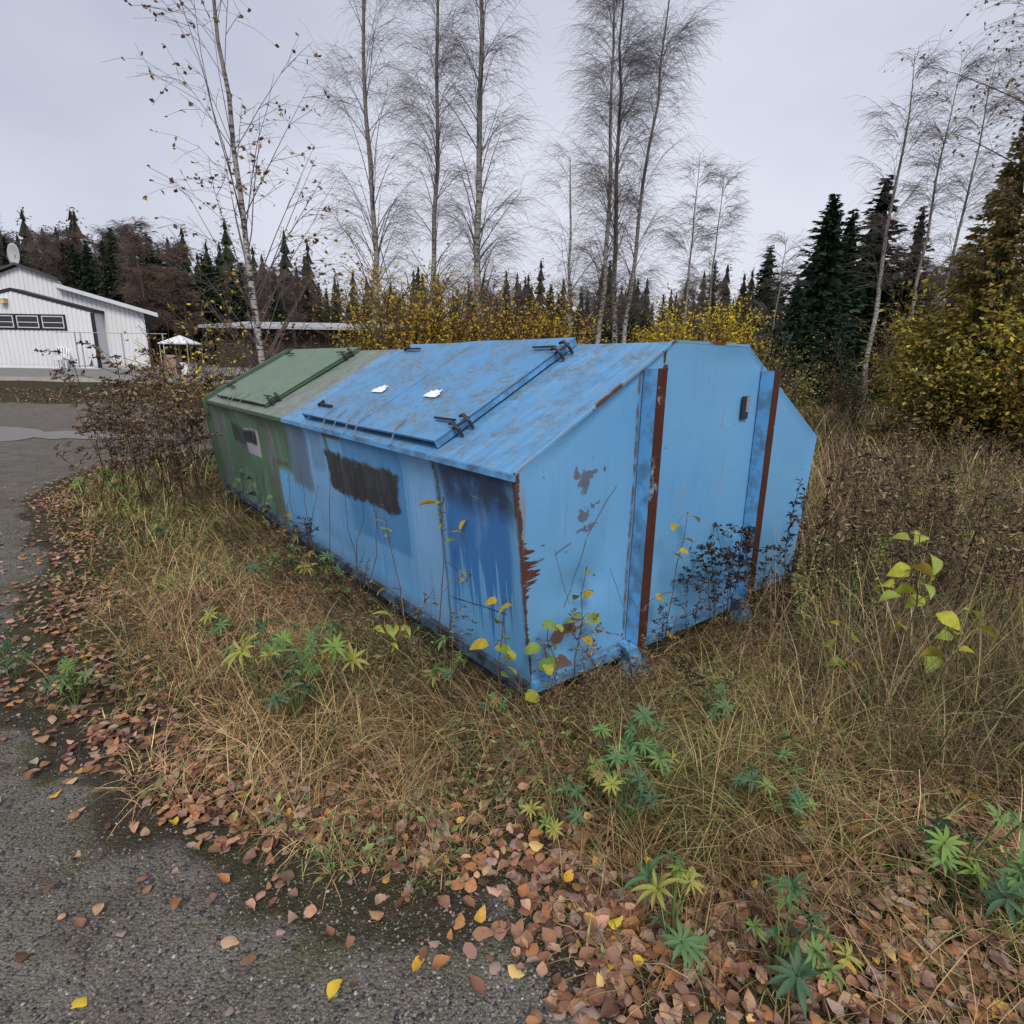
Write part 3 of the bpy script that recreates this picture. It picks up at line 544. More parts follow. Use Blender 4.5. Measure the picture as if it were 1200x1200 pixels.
# folded steel edge along the near gable, dirty
b = MB(); 
b.bar(f_roof(.006, 0, .004), f_roof(.006, RL, .004), .014, .012); b.bar(LP(.006, RUN, ZR + .004), LP(.006, DW - RUN, ZR + .004), .014, .012); b.obj('gable_trim', MAT['p_trim'], dump)
# ------------------------------------------------------------------ WHITE BUILDING across the road (facade in the plane y = 28)
t = NT('white_cladding', .55, .35); g = t.geo(); c = t.mix(t.noise(g, .8, 4, .6), (.60, .61, .645), (.70, .71, .74)); c = t.mix(t.mul(t.sm(t.noise(t.mapping(g, (3, 3, .3)), 2, 4), .5, .75), .35), c, (.50, .50, .50)); t.col(c); MAT['clad'] = t.m
MAT['trim'] = plain('dark_trim', (.018, .02, .03), .5, .3)
MAT['conc'] = plain('concrete', (.34, .33, .31), .9, .25, 3)
MAT['roofm'] = plain('roof_sheet', (.06, .062, .07), .5, .3, 2)
MAT['fascia'] = plain('fascia', (.55, .56, .60), .6, .12, 3)
MAT['pane'] = plain('window_glass', (.012, .014, .018), .08, .3, 2, .6)
MAT['white'] = plain('white_plastic', (.70, .70, .71), .4, .08, 4)
MAT['lampy'] = plain('yellow_lamp_glass', (.62, .50, .20), .4, .1)
bY = 28.; bz = 1.06; bx = -22.6
bld = thing('white_building', 'long white clad building with stepped gable roof and strip window across the road', 'building', (bx, bY, bz))
def BP(x, y, z): return np.array([x - bx, y - bY, z - bz])
outl = [(-29, bz - .3), (-17.2, bz - .3), (-17.2, 3.72), (-20.87, 4.72), (-20.87, 4.98), (-22.6, 5.58), (-24.33, 4.98), (-24.33, 4.72), (-28.4, 3.62), (-29, 3.46)]
b = MB(); b.poly([BP(x, bY, z) for x, z in outl], (-9.3, 14, 0)); b.obj('wall', MAT['clad'], bld)
def topz(x):
    a = abs(x - bx); return 5.58 - a * .347 if a < 1.73 else 4.72 - (a - 1.73) * .272
b = MB()
for x in np.arange(-28.9, -17.25, .21): b.box(BP(x, bY - .022, bz + .18), BP(x + .105, bY - .001, min(topz(x), topz(x + .105)) - .02))
b.obj('cladding_rib', MAT['clad'], bld)['kind'] = 'stuff'
b = MB(); b.box(BP(-29, bY - .05, bz - .3), BP(-17.15, bY - .024, bz + .17)); b.obj('plinth', MAT['conc'], bld)
def slab(n, p, q, y0, y1, th, mat, par=bld):
    b = MB(); k = -(y1 - y0) * .664 if y1 > bY + 1 else 0; b.hexa([BP(p[0], y0, p[1]), BP(q[0], y0, q[1]), BP(q[0] + k, y1, q[1]), BP(p[0] + k, y1, p[1]), BP(p[0], y0, p[1] + th), BP(q[0], y0, q[1] + th), BP(q[0] + k, y1, q[1] + th), BP(p[0] + k, y1, p[1] + th)]); return b.obj(n, mat, par)
r1 = slab('roof', (-22.6, 5.59), (-20.75, 4.95), bY - .25, bY + 14.2, .10, MAT['roofm']); slab('roof', (-24.45, 4.95), (-22.6, 5.59), bY - .25, bY + 14.2, .10, MAT['roofm'])
slab('roof', (-20.86, 4.73), (-16.35, 3.50), bY - .35, bY + 14.2, .06, MAT['roofm']); slab('roof', (-28.9, 3.50), (-24.34, 4.73), bY - .35, bY + 14.2, .06, MAT['roofm'])
slab('fascia', (-20.86, 4.66), (-16.33, 3.43), bY - .40, bY - .352, .17, MAT['fascia'])
# gabled porch standing proud of the facade
pY = bY - .7; po = [(-26.1, bz - .3), (-19.1, bz - .3), (-19.1, 3.6), (-22.6, 4.46), (-26.1, 3.6)]
b = MB(); b.poly([BP(x, pY, z) for x, z in po], (0, .69, 0)); po_ = b.obj('porch', MAT['clad'], bld)
b = MB()
for x in np.arange(-26.0, -19.2, .21): b.box(BP(x, pY - .02, bz + .18), BP(x + .105, pY - .001, 4.42 - max(abs(x - bx), abs(x + .105 - bx)) * .246))
b.obj('cladding_rib', MAT['clad'], po_)['kind'] = 'stuff'
slab('barge_board', (-22.6, 4.42), (-19.0, 3.54), pY - .05, bY - .03, .13, MAT['trim'], po_); slab('barge_board', (-26.2, 3.54), (-22.6, 4.42), pY - .05, bY - .03, .13, MAT['trim'], po_)
b = MB(); b.box(BP(-19.17, pY - .045, bz + .05), BP(-19.05, pY + .05, 3.53)); b.obj('corner_board', MAT['trim'], po_)
wx = [-26.0, -24.86, -23.72, -22.58, -21.44, -20.30]
for a, c_ in zip(wx[:-1], wx[1:]):
    b = MB(); b.box(BP(a, pY - .05, 2.76), BP(c_ - .02, pY - .024, 3.44)); w = b.obj('window', MAT['trim'], bld)
    b = MB(); b.box(BP(a + .10, pY - .062, 2.88), BP(c_ - .13, pY - .052, 3.33)); b.obj('pane', MAT['pane'], w)
    b = MB()
    for z0, z1 in ((2.84, 2.88), (3.33, 3.37), (3.07, 3.10)): b.box(BP(a + .06, pY - .085, z0), BP(c_ - .09, pY - .064, z1))
    for x0 in (a + .06, c_ - .13): b.box(BP(x0, pY - .087, 2.881), BP(x0 + .04, pY - .063, 3.329))
    b.obj('window_frame', MAT['fascia'], w)
b = MB(); b.box(BP(-23.08, pY - .25, 3.88), BP(-22.80, pY - .03, 4.04)); lamp = b.obj('wall_lamp', MAT['lampy'], bld)
b = MB(); b.box(BP(-23.10, pY - .27, 4.045), BP(-22.78, pY - .02, 4.09)); b.obj('lamp_hood', MAT['fascia'], lamp)
# satellite dish on the ridge
dish = thing('satellite_dish', 'round grey satellite dish on the ridge of the white building', 'satellite dish', (-22.9, 28.3, 5.55), math.radians(-25))
a_, r_ = np.meshgrid(np.linspace(0, 2 * np.pi, 25)[:-1], np.linspace(.02, .5, 6)); V = np.stack([r_ * np.cos(a_), -.35 * (.25 - r_ ** 2) * -1 - .1, .52 + r_ * np.sin(a_)], -1).reshape(-1, 3)
i = np.arange(a_.size).reshape(a_.shape); F = np.stack([i[:-1], i[1:], np.roll(i, -1, 1)[1:], np.roll(i, -1, 1)[:-1]], -1).reshape(-1, 4)
V = np.concatenate([V, V + (0, .02, 0)]); nd = a_.size; F = np.concatenate([F, F[:, ::-1] + nd, np.stack([i[-1], i[-1] + nd, np.roll(i[-1], -1) + nd, np.roll(i[-1], -1)], -1)])
link('reflector', mesh('reflector', V, F, plain('dish_grey', (.42, .42, .43), .5, .1), smooth=True), dish)
MB().tube([(0, 0.0, -.1), (0, .02, .3), (0, -.06, .5)], .03, 8).obj('mast', MAT['steel'], dish)
MB().tube([(0, -.10, .05), (.05, -.45, .45)], .012, 6).obj('feed_arm', MAT['steel'], dish); MB().box((.0, -.52, .42), (.1, -.44, .5)).obj('feed_horn', MAT['trim'], dish)
# white monobloc chair in front of the porch
cp_ = ypix(74, 431, 26.9); chz = float(hgt(cp_[0], 26.9)) + .05
ch = thing('plastic_chair', 'white slatted plastic garden chair in front of the white building', 'chair', (cp_[0], 26.9, chz), .25, scale=1.05)
MB().box((-.24, -.24, .40), (.24, .22, .435)).obj('seat', MAT['white'], ch)
for sx in (-1, 1):
    for sy in (-.2, .2): MB().bar((sx * .24, sy * 1.2, 0), (sx * .21, sy, .40), .045, .045).obj('leg', MAT['white'], ch)
    MB().bar((sx * .25, -.22, .62), (sx * .25, .22, .64), .05, .03).obj('armrest', MAT['white'], ch); MB().bar((sx * .25, -.2, .43), (sx * .25, -.21, .61), .03, .03).obj('arm_post', MAT['white'], ch)
for k in range(5): MB().bar((-.19 + k * .095, .22, .43), (-.20 + k * .10, .36, .92), .05, .018).obj('backrest_slat', MAT['white'], ch)
MB().bar((-.26, .365, .93), (.26, .365, .93), .03, .06).obj('top_rail', MAT['white'], ch)
# grey pipe fence by the porch corner
fz = float(hgt(-18, 26.2)) + .04
fe = thing('pipe_fence', 'thin grey pipe fence beside the porch of the white building', 'fence', (-19.2, 26.2, fz))
for x in (-.05, .2, 2.0, 3.8): MB().tube([(x, 0, -.05), (x, 0, 1.66)], .028, 6).obj('post', MAT['steel'], fe)
for z in (1.64, .12): MB().tube([(-.9, 0, z), (4.0, 0, z)], .016, 6).obj('rail', MAT['steel'], fe)
# kerb, rusty plank on the bank
X = np.linspace(-40, -9, 60); b = MB()
for x0, x1 in zip(X[:-1], X[1:]): b.box((x0, 21.9, hgt(x0, 21.9) - .2), (x1 - .01, 22.09, hgt(x0, 22) + .12))
tag(b.obj('kerb', MAT['conc']), kind='structure')
b = MB(); p0 = gpix(22, 460.5, .28); p1 = gpix(135, 459, .28); b.bar((p0[0], p0[1], .33), (p1[0], p1[1], .33), .16, .10, up=(0, 0, 1)); tag(b.obj('timber_plank', plain('rusty_wood', (.11, .05, .035), .9, .4)), 'long reddish brown timber plank lying on the leafy bank beside the road', 'plank')
# white party tent and clutter beside the building
MAT['canvas'] = plain('white_canvas', (.62, .63, .66), .8, .08)
tp = ypix(212, 405, 25.5); tz = float(hgt(tp[0], 25.5)) + .03
te = thing('canopy_tent', 'small white peaked canvas tent between the white building and the long shed', 'tent', (tp[0], 25.5, tz))
apex = 1.62; ev = 1.28
def quadroof(hw):
    P = [(-hw, -hw, ev), (hw, -hw, ev), (hw, hw, ev), (-hw, hw, ev), (0, 0, apex)]
    V = np.array(P + [(x, y, z - .04) for x, y, z in P]); F = np.array([(0, 1, 4), (1, 2, 4), (2, 3, 4), (3, 0, 4), (6, 5, 9), (7, 6, 9), (8, 7, 9), (5, 8, 9), (0, 5, 6), (0, 6, 1), (1, 6, 7), (1, 7, 2), (2, 7, 8), (2, 8, 3), (3, 8, 5), (3, 5, 0)])
    return V, F
V, F = quadroof(.62); link('canopy', mesh('canopy', V, F, MAT['canvas']), te)
for sx in (-1, 1):
    for sy in (-1, 1): MB().tube([(sx * .57, sy * .57, 0), (sx * .57, sy * .57, ev)], .02, 6).obj('leg', MAT['steel'], te)
for k, (x, w, h, col, lb_) in enumerate(((-.3, .5, .8, (.30, .20, .19), 'dull pink covered crate under the white canvas tent'), (.35, .4, .5, (.66, .67, .70), 'small white box under the white canvas tent'))):
    b = MB(); b.box((-w / 2, -.25, 0), (w / 2, .25, h * .85)); b.box((-w / 2 - .02, -.27, h * .85 + .002), (w / 2 + .02, .27, h)); tag(link('crate', b.mesh('crate', plain('crate_%d' % k, col)), None, (tp[0] + x, 25.3, tz)), lb_, 'crate')
# long low shed
sh0 = ypix(262, 380, 34); sh1 = ypix(432, 390, 34); sz = float(hgt(sh0[0], 34))
shd = thing('long_shed', 'long low dark shed with pale grey metal roof behind the birches', 'shed', ((sh0[0] + sh1[0]) / 2, 34, sz)); hw = (sh1[0] - sh0[0]) / 2 + 1.2; rz_ = 3.45 - sz
MB().box((-hw + .5, .4, -.2), (hw - .5, 5, rz_ - .05)).obj('wall', plain('dark_boards', (.045, .035, .03), .9, .4), shd)
b = MB(); b.hexa([(-hw, -.5, rz_ - .12), (hw, -.5, rz_ - .12), (hw, 5.5, rz_ + .5), (-hw, 5.5, rz_ + .5), (-hw, -.5, rz_ + .02), (hw, -.5, rz_ + .02), (hw, 5.5, rz_ + .64), (-hw, 5.5, rz_ + .64)]); b.obj('roof', plain('shed_roof', (.33, .34, .36), .6, .2, 2), shd)
for x in np.linspace(-hw + .3, hw - .3, 5): MB().box((x - .07, -.3, -.1), (x + .07, -.16, rz_ - .11)).obj('post', MAT['trim'], shd)

# ------------------------------------------------------------------ TREES
def kite(l=1., w=.5, fold=.12): return np.array([(0, 0, 0), (l * .45, w / 2, fold * l), (l, 0, 0), (l * .45, -w / 2, fold * l)]), np.array([(0, 3, 2), (0, 2, 1)])
def grow(P, nchild, s0, s1, length, el, elj, droop, g, k=5, azj=1.2, out=None):
    """children polylines of parents P (m,k,3); length(s) scale array; returns (m*nchild,k,3)"""
    m, kk, _ = P.shape; s = s0 + (s1 - s0) * g.random((m, nchild)); q = s * (kk - 1); i = np.minimum(q.astype(int), kk - 2); f = (q - i)[..., None]
    a = np.take_along_axis(P, i[..., None].repeat(3, -1), 1); b_ = np.take_along_axis(P, (i + 1)[..., None].repeat(3, -1), 1); st = a * (1 - f) + b_ * f
    d = P[:, -1] - P[:, 0]; az = np.arctan2(d[:, 1], d[:, 0])[:, None] + (g.random((m, nchild)) - .5) * 2 * azj if out is None else g.random((m, nchild)) * 2 * np.pi
    L = length(s) * (.6 + .8 * g.random((m, nchild))); e0 = el + (g.random((m, nchild)) - .5) * 2 * elj
    Q = [st]; 
    for j in range(1, k):
        e_ = e0 - droop * (j - .5) / (k - 1); w = (g.random((m, nchild)) - .5) * .35
        Q.append(Q[-1] + (L / (k - 1))[..., None] * np.stack([np.cos(e_) * np.cos(az + w), np.cos(e_) * np.sin(az + w), np.sin(e_)], -1))
    return np.stack(Q, 2).reshape(m * nchild, k, 3), s.reshape(-1), L.reshape(-1)
def bare_tree(seed, H, r0, c0=.2, nl=60, ll=1.6, el=1.2, droop=.28, nb=6, nt=6, tw=.0019, lean=(0, 0), twl=.55, hang=.85, tcol=(.11, .088, .084), wander=.05, elj=.28):
    g = np.random.default_rng(seed); k = 14; zt = np.linspace(0, 1, k)
    tx = np.cumsum(g.normal(0, wander, k)) * H / 14; ty = np.cumsum(g.normal(0, wander, k)) * H / 14
    tx -= tx[0]; ty -= ty[0]
    T = np.stack([lean[0] * zt * H + tx, lean[1] * zt * H + ty, zt * H], 1); T[0, 2] = -.3; rad = r0 * (1 - zt) ** .85 + .006; rad[0] *= 1.25
    tV, tF = tubes(T[None], rad[None], 9)
    LB, s, L = grow(T[None], nl, c0, .985, lambda s: ll * (np.clip(1.12 - s, 0, 1)) ** .75 * np.minimum(1, .55 + (s - c0) * 2.2) * (.7 + .6 * g.random(s.shape)), el, elj, droop, g, 6, out=1)
    lr = np.clip(rad[0] * .19 * (1.05 - s), .004, .03)[:, None] * np.linspace(1, .25, 6)[None]
    V1, F1 = tubes(LB, lr, 4)
    BR, s2, L2 = grow(LB, nb, .2, 1, lambda s: twl * 1.1 * np.ones_like(s), el * .55, .35, droop * 1.3, g, 4, 1.0)
    V2, F2 = tubes(BR, np.full((len(BR), 1), tw * 1.7) * np.linspace(1, .6, 4)[None], 3)
    TW, s3, L3 = grow(BR, nt, .2, 1, lambda s: twl * np.ones_like(s), .2, .5, hang, g, 3, 1.4)
    V3, F3 = tubes(TW, np.full((len(TW), 1), tw) * np.linspace(1, .7, 3)[None], 3)
    V = np.concatenate([V1, V2, V3]); F = np.concatenate([F1, F2 + len(V1), F3 + len(V1) + len(V2)])
    tint = np.concatenate([np.tile(np.array(tcol) * 1.05, (len(V1), 1)), np.tile(tcol, (len(V2), 1)), np.tile(np.array(tcol) * 1.15, (len(V3), 1))])
    return (tV, tF), (V, F, tint), (T, LB, BR, TW)
t = NT('birch_bark', .8, .2); g = t.obj(); z = t.sep(g)[2]
bk = t.noise(t.mapping(g, (4, 4, 14)), 2.2, 4, .6); bl_ = t.noise(t.mapping(g, (6, 6, 3)), 1.5, 3)
c = t.mix(bl_, (.24, .22, .20), (.50, .48, .45)); c = t.mix(t.sm(bk, .50, .58), c, (.03, .026, .024)); c = t.mix(t.mul(t.sm(z, 2.0, 6.5), .8), c, (.12, .10, .09)); c = t.mix(t.mul(t.sm(t.noise(g, 1.2, 3), .5, .7), t.sm(z, 2.5, 0., 0., .8)), c, (.05, .045, .035))
t.col(c); t.bump(bk, .4, .01); MAT['birch'] = t.m
MAT['bark'] = plain('brown_bark', (.085, .065, .055), .9, .4, 5)
def place_tree(name, label, cat, mT, mC, loc, rz=0, sc_=1., group=None, extra=None, cname='crown'):
    e_ = thing(name, label, cat, loc, rz, group, sc_)
    link('trunk', mT, e_); c_ = link(cname, mC, e_)
    if extra is not None: link('foliage', extra, c_)['kind'] = 'stuff'
    return e_
BIRCH = 'bare birches standing behind the dumpster'
def birch(px, Y, label, seed, group=BIRCH, pxb=400, lean=(0, 0), H=11, r0=.11, bark='birch', leaves=0, name='birch_tree', z=None, **kw):
    p = ypix(px, pxb, Y); zz = float(hgt(p[0], Y)) if z is None else z
    dx = p[0]
    (tV, tF), (V, F, ti), sk = bare_tree(seed, H, r0, lean=lean, **kw)
    ex = None
    if leaves:
        g = np.random.default_rng(seed + 99); tips = sk[3][g.integers(0, len(sk[3]), leaves)]; pos = tips[np.arange(leaves), g.integers(1, 3, leaves)]
        kv, kf = kite(1, .72, .1); lv, lf, lt = scatter(kv, kf, pos, rotmats(leaves, g=g), .05 + .03 * g.random(leaves), pal([(.22, .13, .03), (.30, .20, .04), (.12, .07, .03), (.16, .10, .05)], leaves, .3, g)); ex = mesh('foliage', lv, lf, MAT['leaf'], lt)
    return place_tree(name, label, 'birch', mesh('trunk', tV, tF, MAT[bark], smooth=True), mesh('crown', V, F, MAT['twig'], ti), (p[0], Y, zz), extra=ex)
# young birch still holding leaves, by the green end
birch(303, 8.2, 'young slender birch with scattered brown leaves behind the green end of the dumpster', 11, H=7.6, r0=.046, lean=(-.035, 0), c0=.14, nl=46, ll=2.3, el=1.08, droop=.05, elj=.14, nb=4, nt=3, tw=.0022, twl=.42, hang=.5, leaves=900)
birch(433, 14, 'tall bare birch growing beside the pale shed roof', 12, H=12.5, r0=.072, lean=(.005, 0), c0=.14, nl=92, ll=1.65, nb=7, nt=7)
birch(511, 14.5, 'tall straight bare birch rising from the yellow willow thicket', 13, H=12.5, r0=.068, lean=(.005, 0), c0=.16, nl=88, ll=1.4, nb=7, nt=7)
birch(574, 13, 'stoutest bare birch with white patched trunk behind the blue lids', 14, H=12.5, r0=.082, lean=(-.006, 0), c0=.16, nl=92, ll=1.5, nb=7, nt=7)
birch(673, 15, 'thin short bare birch leaning beside the tall birch clump', 15, H=6.2, r0=.065, lean=(-.05, 0), c0=.25, nl=22, ll=1.6, nb=6, nt=6)
birch(697, 15, 'bare birch with white trunk on the thicket side of the tall clump', 16, H=10.8, r0=.070, lean=(.0, 0), c0=.2, nl=74, ll=1.4, nb=7, nt=7)
birch(722, 15.4, 'bare birch in the middle of the tall clump with blackened base', 17, H=11.2, r0=.075, lean=(.0, 0), c0=.2, nl=66, ll=1.3, nb=7, nt=7)
birch(730, 15.1, 'bare birch stem leaning out of the tall clump toward the spruces', 18, H=10.6, r0=.062, lean=(.035, 0), c0=.2, nl=62, ll=1.3, nb=7, nt=7)
birch(800, 27, 'bare slim birch behind the yellow bush, thicker of the pair', 19, H=9.8, r0=.07, c0=.22, nl=40, ll=2.2, nb=6, nt=6, el=1.1, hang=.6, tw=.004)
birch(822, 27.5, 'bare slim birch behind the yellow bush, beside the spruce', 20, H=9.2, r0=.06, c0=.22, nl=36, ll=2.2, nb=6, nt=6, el=1.1, hang=.6, tw=.004, lean=(.03, 0))
birch(1020, 20, 'bare birch with pale trunk leaning over the brown thicket beside the big spruces', 21, H=10.6, r0=.09, lean=(.02, 0), c0=.35, nl=34, ll=1.8, nb=6, nt=6, tw=.0035)
birch(1062, 22, 'thin bare birch between the leaning birch and the yellow maple', 22, H=11, r0=.07, lean=(.0, 0), c0=.3, nl=34, ll=1.7, nb=6, nt=6, tw=.0035)
birch(1098, 22.5, 'thin bare birch rising behind the yellow maple', 23, H=11.5, r0=.07, lean=(.01, 0), c0=.3, nl=34, ll=1.7, nb=6, nt=6, tw=.0035)
birch(1212, 10.5, 'large birch with sparse small leaves overhanging the field edge', 24, H=11, r0=.10, lean=(-.02, 0), c0=.3, nl=56, ll=2.9, el=1.0, nb=7, nt=6, leaves=1500)
birch(905, 24, 'small pale birch in front of the dark spruces', 25, H=6.2, r0=.05, c0=.3, nl=24, ll=1.1, nb=5, nt=6, tw=.004)
# spruces
def spruce_mesh(seed, H=10., R=2.0, nw=30, per=9, ns=16, cols=((.030, .062, .034), (.050, .088, .042), (.018, .034, .022)), sz=1., core=.72):
    g = np.random.default_rng(seed); hs = np.linspace(.04, .985, nw); pos = []; dirs = []; Ls = []
    for h in hs:
        rr = R * (1 - h) ** .95 + .03
        for a in g.random(per) * 6.283:
            r_ = rr * (.65 + .5 * g.random()); s = np.sqrt(g.random(ns)); zz = h * H + g.normal(0, .01) * H
            dr = .55 * (1 - h) + .05
            p = np.stack([np.cos(a) * s * r_, np.sin(a) * s * r_, zz - dr * s * r_ + .28 * s ** 3 * r_], 1); pos.append(p)
            aa = a + g.normal(0, .7, ns); e_ = g.normal(-.35, .3, ns); dirs.append(np.stack([np.cos(e_) * np.cos(aa), np.cos(e_) * np.sin(aa), np.sin(e_)], 1)); Ls.append((.18 + .30 * g.random(ns)) * sz * (1.1 - .75 * h))
    pos = np.concatenate(pos); d = np.concatenate(dirs); Ls = np.concatenate(Ls); n = len(pos)
    up_ = g.normal(0, 1, (n, 3)); up_[:, 2] += 1.2; y = np.cross(up_, d); y /= np.linalg.norm(y, axis=1, keepdims=True); z = np.cross(d, y)
    Rm = np.stack([d, y, z], -1); kv, kf = kite(1, .42, .05)
    ti = pal(cols, n, .35, g)
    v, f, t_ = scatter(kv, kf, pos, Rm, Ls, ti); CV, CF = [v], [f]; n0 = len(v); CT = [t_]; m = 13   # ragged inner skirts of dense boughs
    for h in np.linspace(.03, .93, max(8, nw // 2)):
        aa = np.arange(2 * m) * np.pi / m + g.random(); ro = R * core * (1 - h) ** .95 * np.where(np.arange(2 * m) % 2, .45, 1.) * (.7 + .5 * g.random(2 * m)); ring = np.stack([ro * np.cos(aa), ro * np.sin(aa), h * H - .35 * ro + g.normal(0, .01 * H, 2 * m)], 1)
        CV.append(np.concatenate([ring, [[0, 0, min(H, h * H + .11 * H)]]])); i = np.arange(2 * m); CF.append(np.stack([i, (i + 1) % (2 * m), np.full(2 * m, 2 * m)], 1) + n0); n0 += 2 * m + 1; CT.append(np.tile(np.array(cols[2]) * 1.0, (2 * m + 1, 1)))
    return np.concatenate(CV), np.concatenate(CF), np.concatenate(CT)
def trunk_mesh(H, r, mat): V, F = tubes(np.array([[(0, 0, -.3), (0, 0, H * .5), (0, 0, H * .97)]]), np.array([[r, r * .6, .01]]), 7); return mesh('trunk', V, F, mat, smooth=True)
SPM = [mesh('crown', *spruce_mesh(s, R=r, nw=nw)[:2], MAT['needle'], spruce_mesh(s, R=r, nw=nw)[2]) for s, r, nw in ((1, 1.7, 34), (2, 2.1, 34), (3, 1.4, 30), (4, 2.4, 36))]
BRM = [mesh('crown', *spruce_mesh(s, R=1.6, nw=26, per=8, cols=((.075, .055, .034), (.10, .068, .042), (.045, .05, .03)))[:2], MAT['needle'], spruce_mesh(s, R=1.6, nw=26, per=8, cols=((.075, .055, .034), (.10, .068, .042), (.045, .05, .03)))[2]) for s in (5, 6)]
TRK = trunk_mesh(10, .13, MAT['bark'])
def spruce(px, top, Y, label, k=0, group=None, fat=1., lib=SPM, name='spruce_tree', cat='spruce'):
    p = ypix(px, 420, Y); z = float(hgt(p[0], Y)); h = (ypix(px, top, Y)[2] - z) / 10.
    e_ = place_tree(name, label, cat, TRK, lib[k], (p[0], Y, z), random.random() * 6, 1., group); e_.scale = (h * fat, h * fat, h); return e_
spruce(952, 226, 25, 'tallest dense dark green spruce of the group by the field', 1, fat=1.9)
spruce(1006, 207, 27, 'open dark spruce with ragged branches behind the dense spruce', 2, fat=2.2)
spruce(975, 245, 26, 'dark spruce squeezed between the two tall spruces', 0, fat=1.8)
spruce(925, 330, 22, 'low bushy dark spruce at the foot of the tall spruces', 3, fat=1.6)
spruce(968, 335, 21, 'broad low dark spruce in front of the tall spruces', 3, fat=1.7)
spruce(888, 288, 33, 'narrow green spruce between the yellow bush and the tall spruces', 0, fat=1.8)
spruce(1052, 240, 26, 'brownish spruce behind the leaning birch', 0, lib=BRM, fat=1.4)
spruce(709, 305, 24, 'small dark spruce between the stems of the birch clump', 0, fat=1.15)
spruce(737, 322, 30, 'dark spruce behind the birch clump', 1)
spruce(828, 305, 38, 'brown spruce behind the slim pair of birches', 1, lib=BRM)
spruce(1265, 150, 12, 'dark spruce with heavy boughs beside the yellow maple', 3, fat=1.2)
spruce(1150, 330, 17, 'dark spruce showing through the yellow maple leaves', 3, fat=1.6)
# the wood behind: single trees, sharing meshes
BT = [bare_tree(s, 10, .09, c0=.18, nl=44, ll=2.2, nb=7, nt=6, tw=.011, twl=.6, hang=.9, el=1.05, tcol=cc) for s, cc in ((41, (.10, .078, .072)), (42, (.085, .066, .058)), (43, (.105, .076, .058)))]
BTM = [(mesh('trunk', *b_[0], MAT['birch'] if i == 0 else MAT['bark'], smooth=True), mesh('crown', b_[1][0], b_[1][1], MAT['twig'], b_[1][2])) for i, b_ in enumerate(BT)]
g = np.random.default_rng(77)
px_ = np.array([-60, 0, 40, 70, 110, 150, 175, 200, 240, 300, 350, 400, 430, 520, 600, 700, 780, 860, 930, 1000, 1100, 1260]); tp_ = np.array([235, 245, 285, 280, 268, 265, 262, 272, 290, 310, 312, 345, 350, 335, 328, 330, 335, 325, 320, 310, 300, 290])
for x in np.sort(np.concatenate([np.linspace(-60, 430, 96), np.linspace(430, 1260, 96)])):
    x = x + g.normal(0, 4); Y = 44 + 16 * g.random(); top = np.interp(x, px_, tp_) + abs(g.normal(0, 12))
    q = g.random(); left = x < 430; where = 'in the wood behind the white building' if left else 'in the far wood beyond the birches'
    if q < (.36 if left else .30): spruce(x, top, Y, 'dark green spruce ' + where, g.integers(0, 3), 'spruces ' + where, 1.35)
    elif q < (.55 if left else .50): spruce(x, top + 6, Y, 'brownish thin needled conifer ' + where, g.integers(0, 2), 'brown conifers ' + where, 1.4, BRM, 'conifer_tree', 'conifer')
    else:
        k = g.integers(0, 3); p = ypix(x, 420, Y); z = float(hgt(p[0], Y)); h = (ypix(x, top - 2, Y)[2] - z) / 10.
        place_tree('bare_tree', ('bare pale stemmed birch ' if k == 0 else 'bare brown twigged tree ' if k == 1 else 'bare rusty brown tree ') + where, 'tree', *BTM[k], (p[0], Y, z), g.random() * 6, h, ('pale bare birches ' if k == 0 else 'brown bare trees ' if k == 1 else 'rusty bare trees ') + where)
# the mass of the forest farther back
lo = spruce_mesh(9, H=1., R=.24, nw=20, per=7, ns=3, core=.85, sz=.13, cols=((.05, .058, .038), (.085, .062, .048), (.04, .048, .034)))
nf = 300; xx = (g.random(nf) - .5) * 200; yy = 60 + 24 * g.random(nf); hh = 7.5 + 3.5 * g.random(nf) + 4.0 * (xx < -25)
V, F, T_ = [], [], []; n0 = 0
for x, y, h, a in zip(xx, yy, hh, g.random(nf) * 6):
    c_, s_ = math.cos(a), math.sin(a); v = lo[0] * h; V.append(np.stack([v[:, 0] * c_ - v[:, 1] * s_ + x, v[:, 0] * s_ + v[:, 1] * c_ + y, v[:, 2] + float(hgt(x, y))], 1)); F.append(lo[1] + n0); n0 += len(v); T_.append(lo[2] * (.7 + .7 * g.random()) * (np.array([1.35, 1., .95]) if g.random() < .3 else np.array([.9, 1.05, .95])))
tag(link('far_forest', mesh('far_forest', np.concatenate(V), np.concatenate(F), MAT['needle'], np.concatenate(T_))), 'dark distant forest closing the view behind everything', 'forest', kind='stuff')
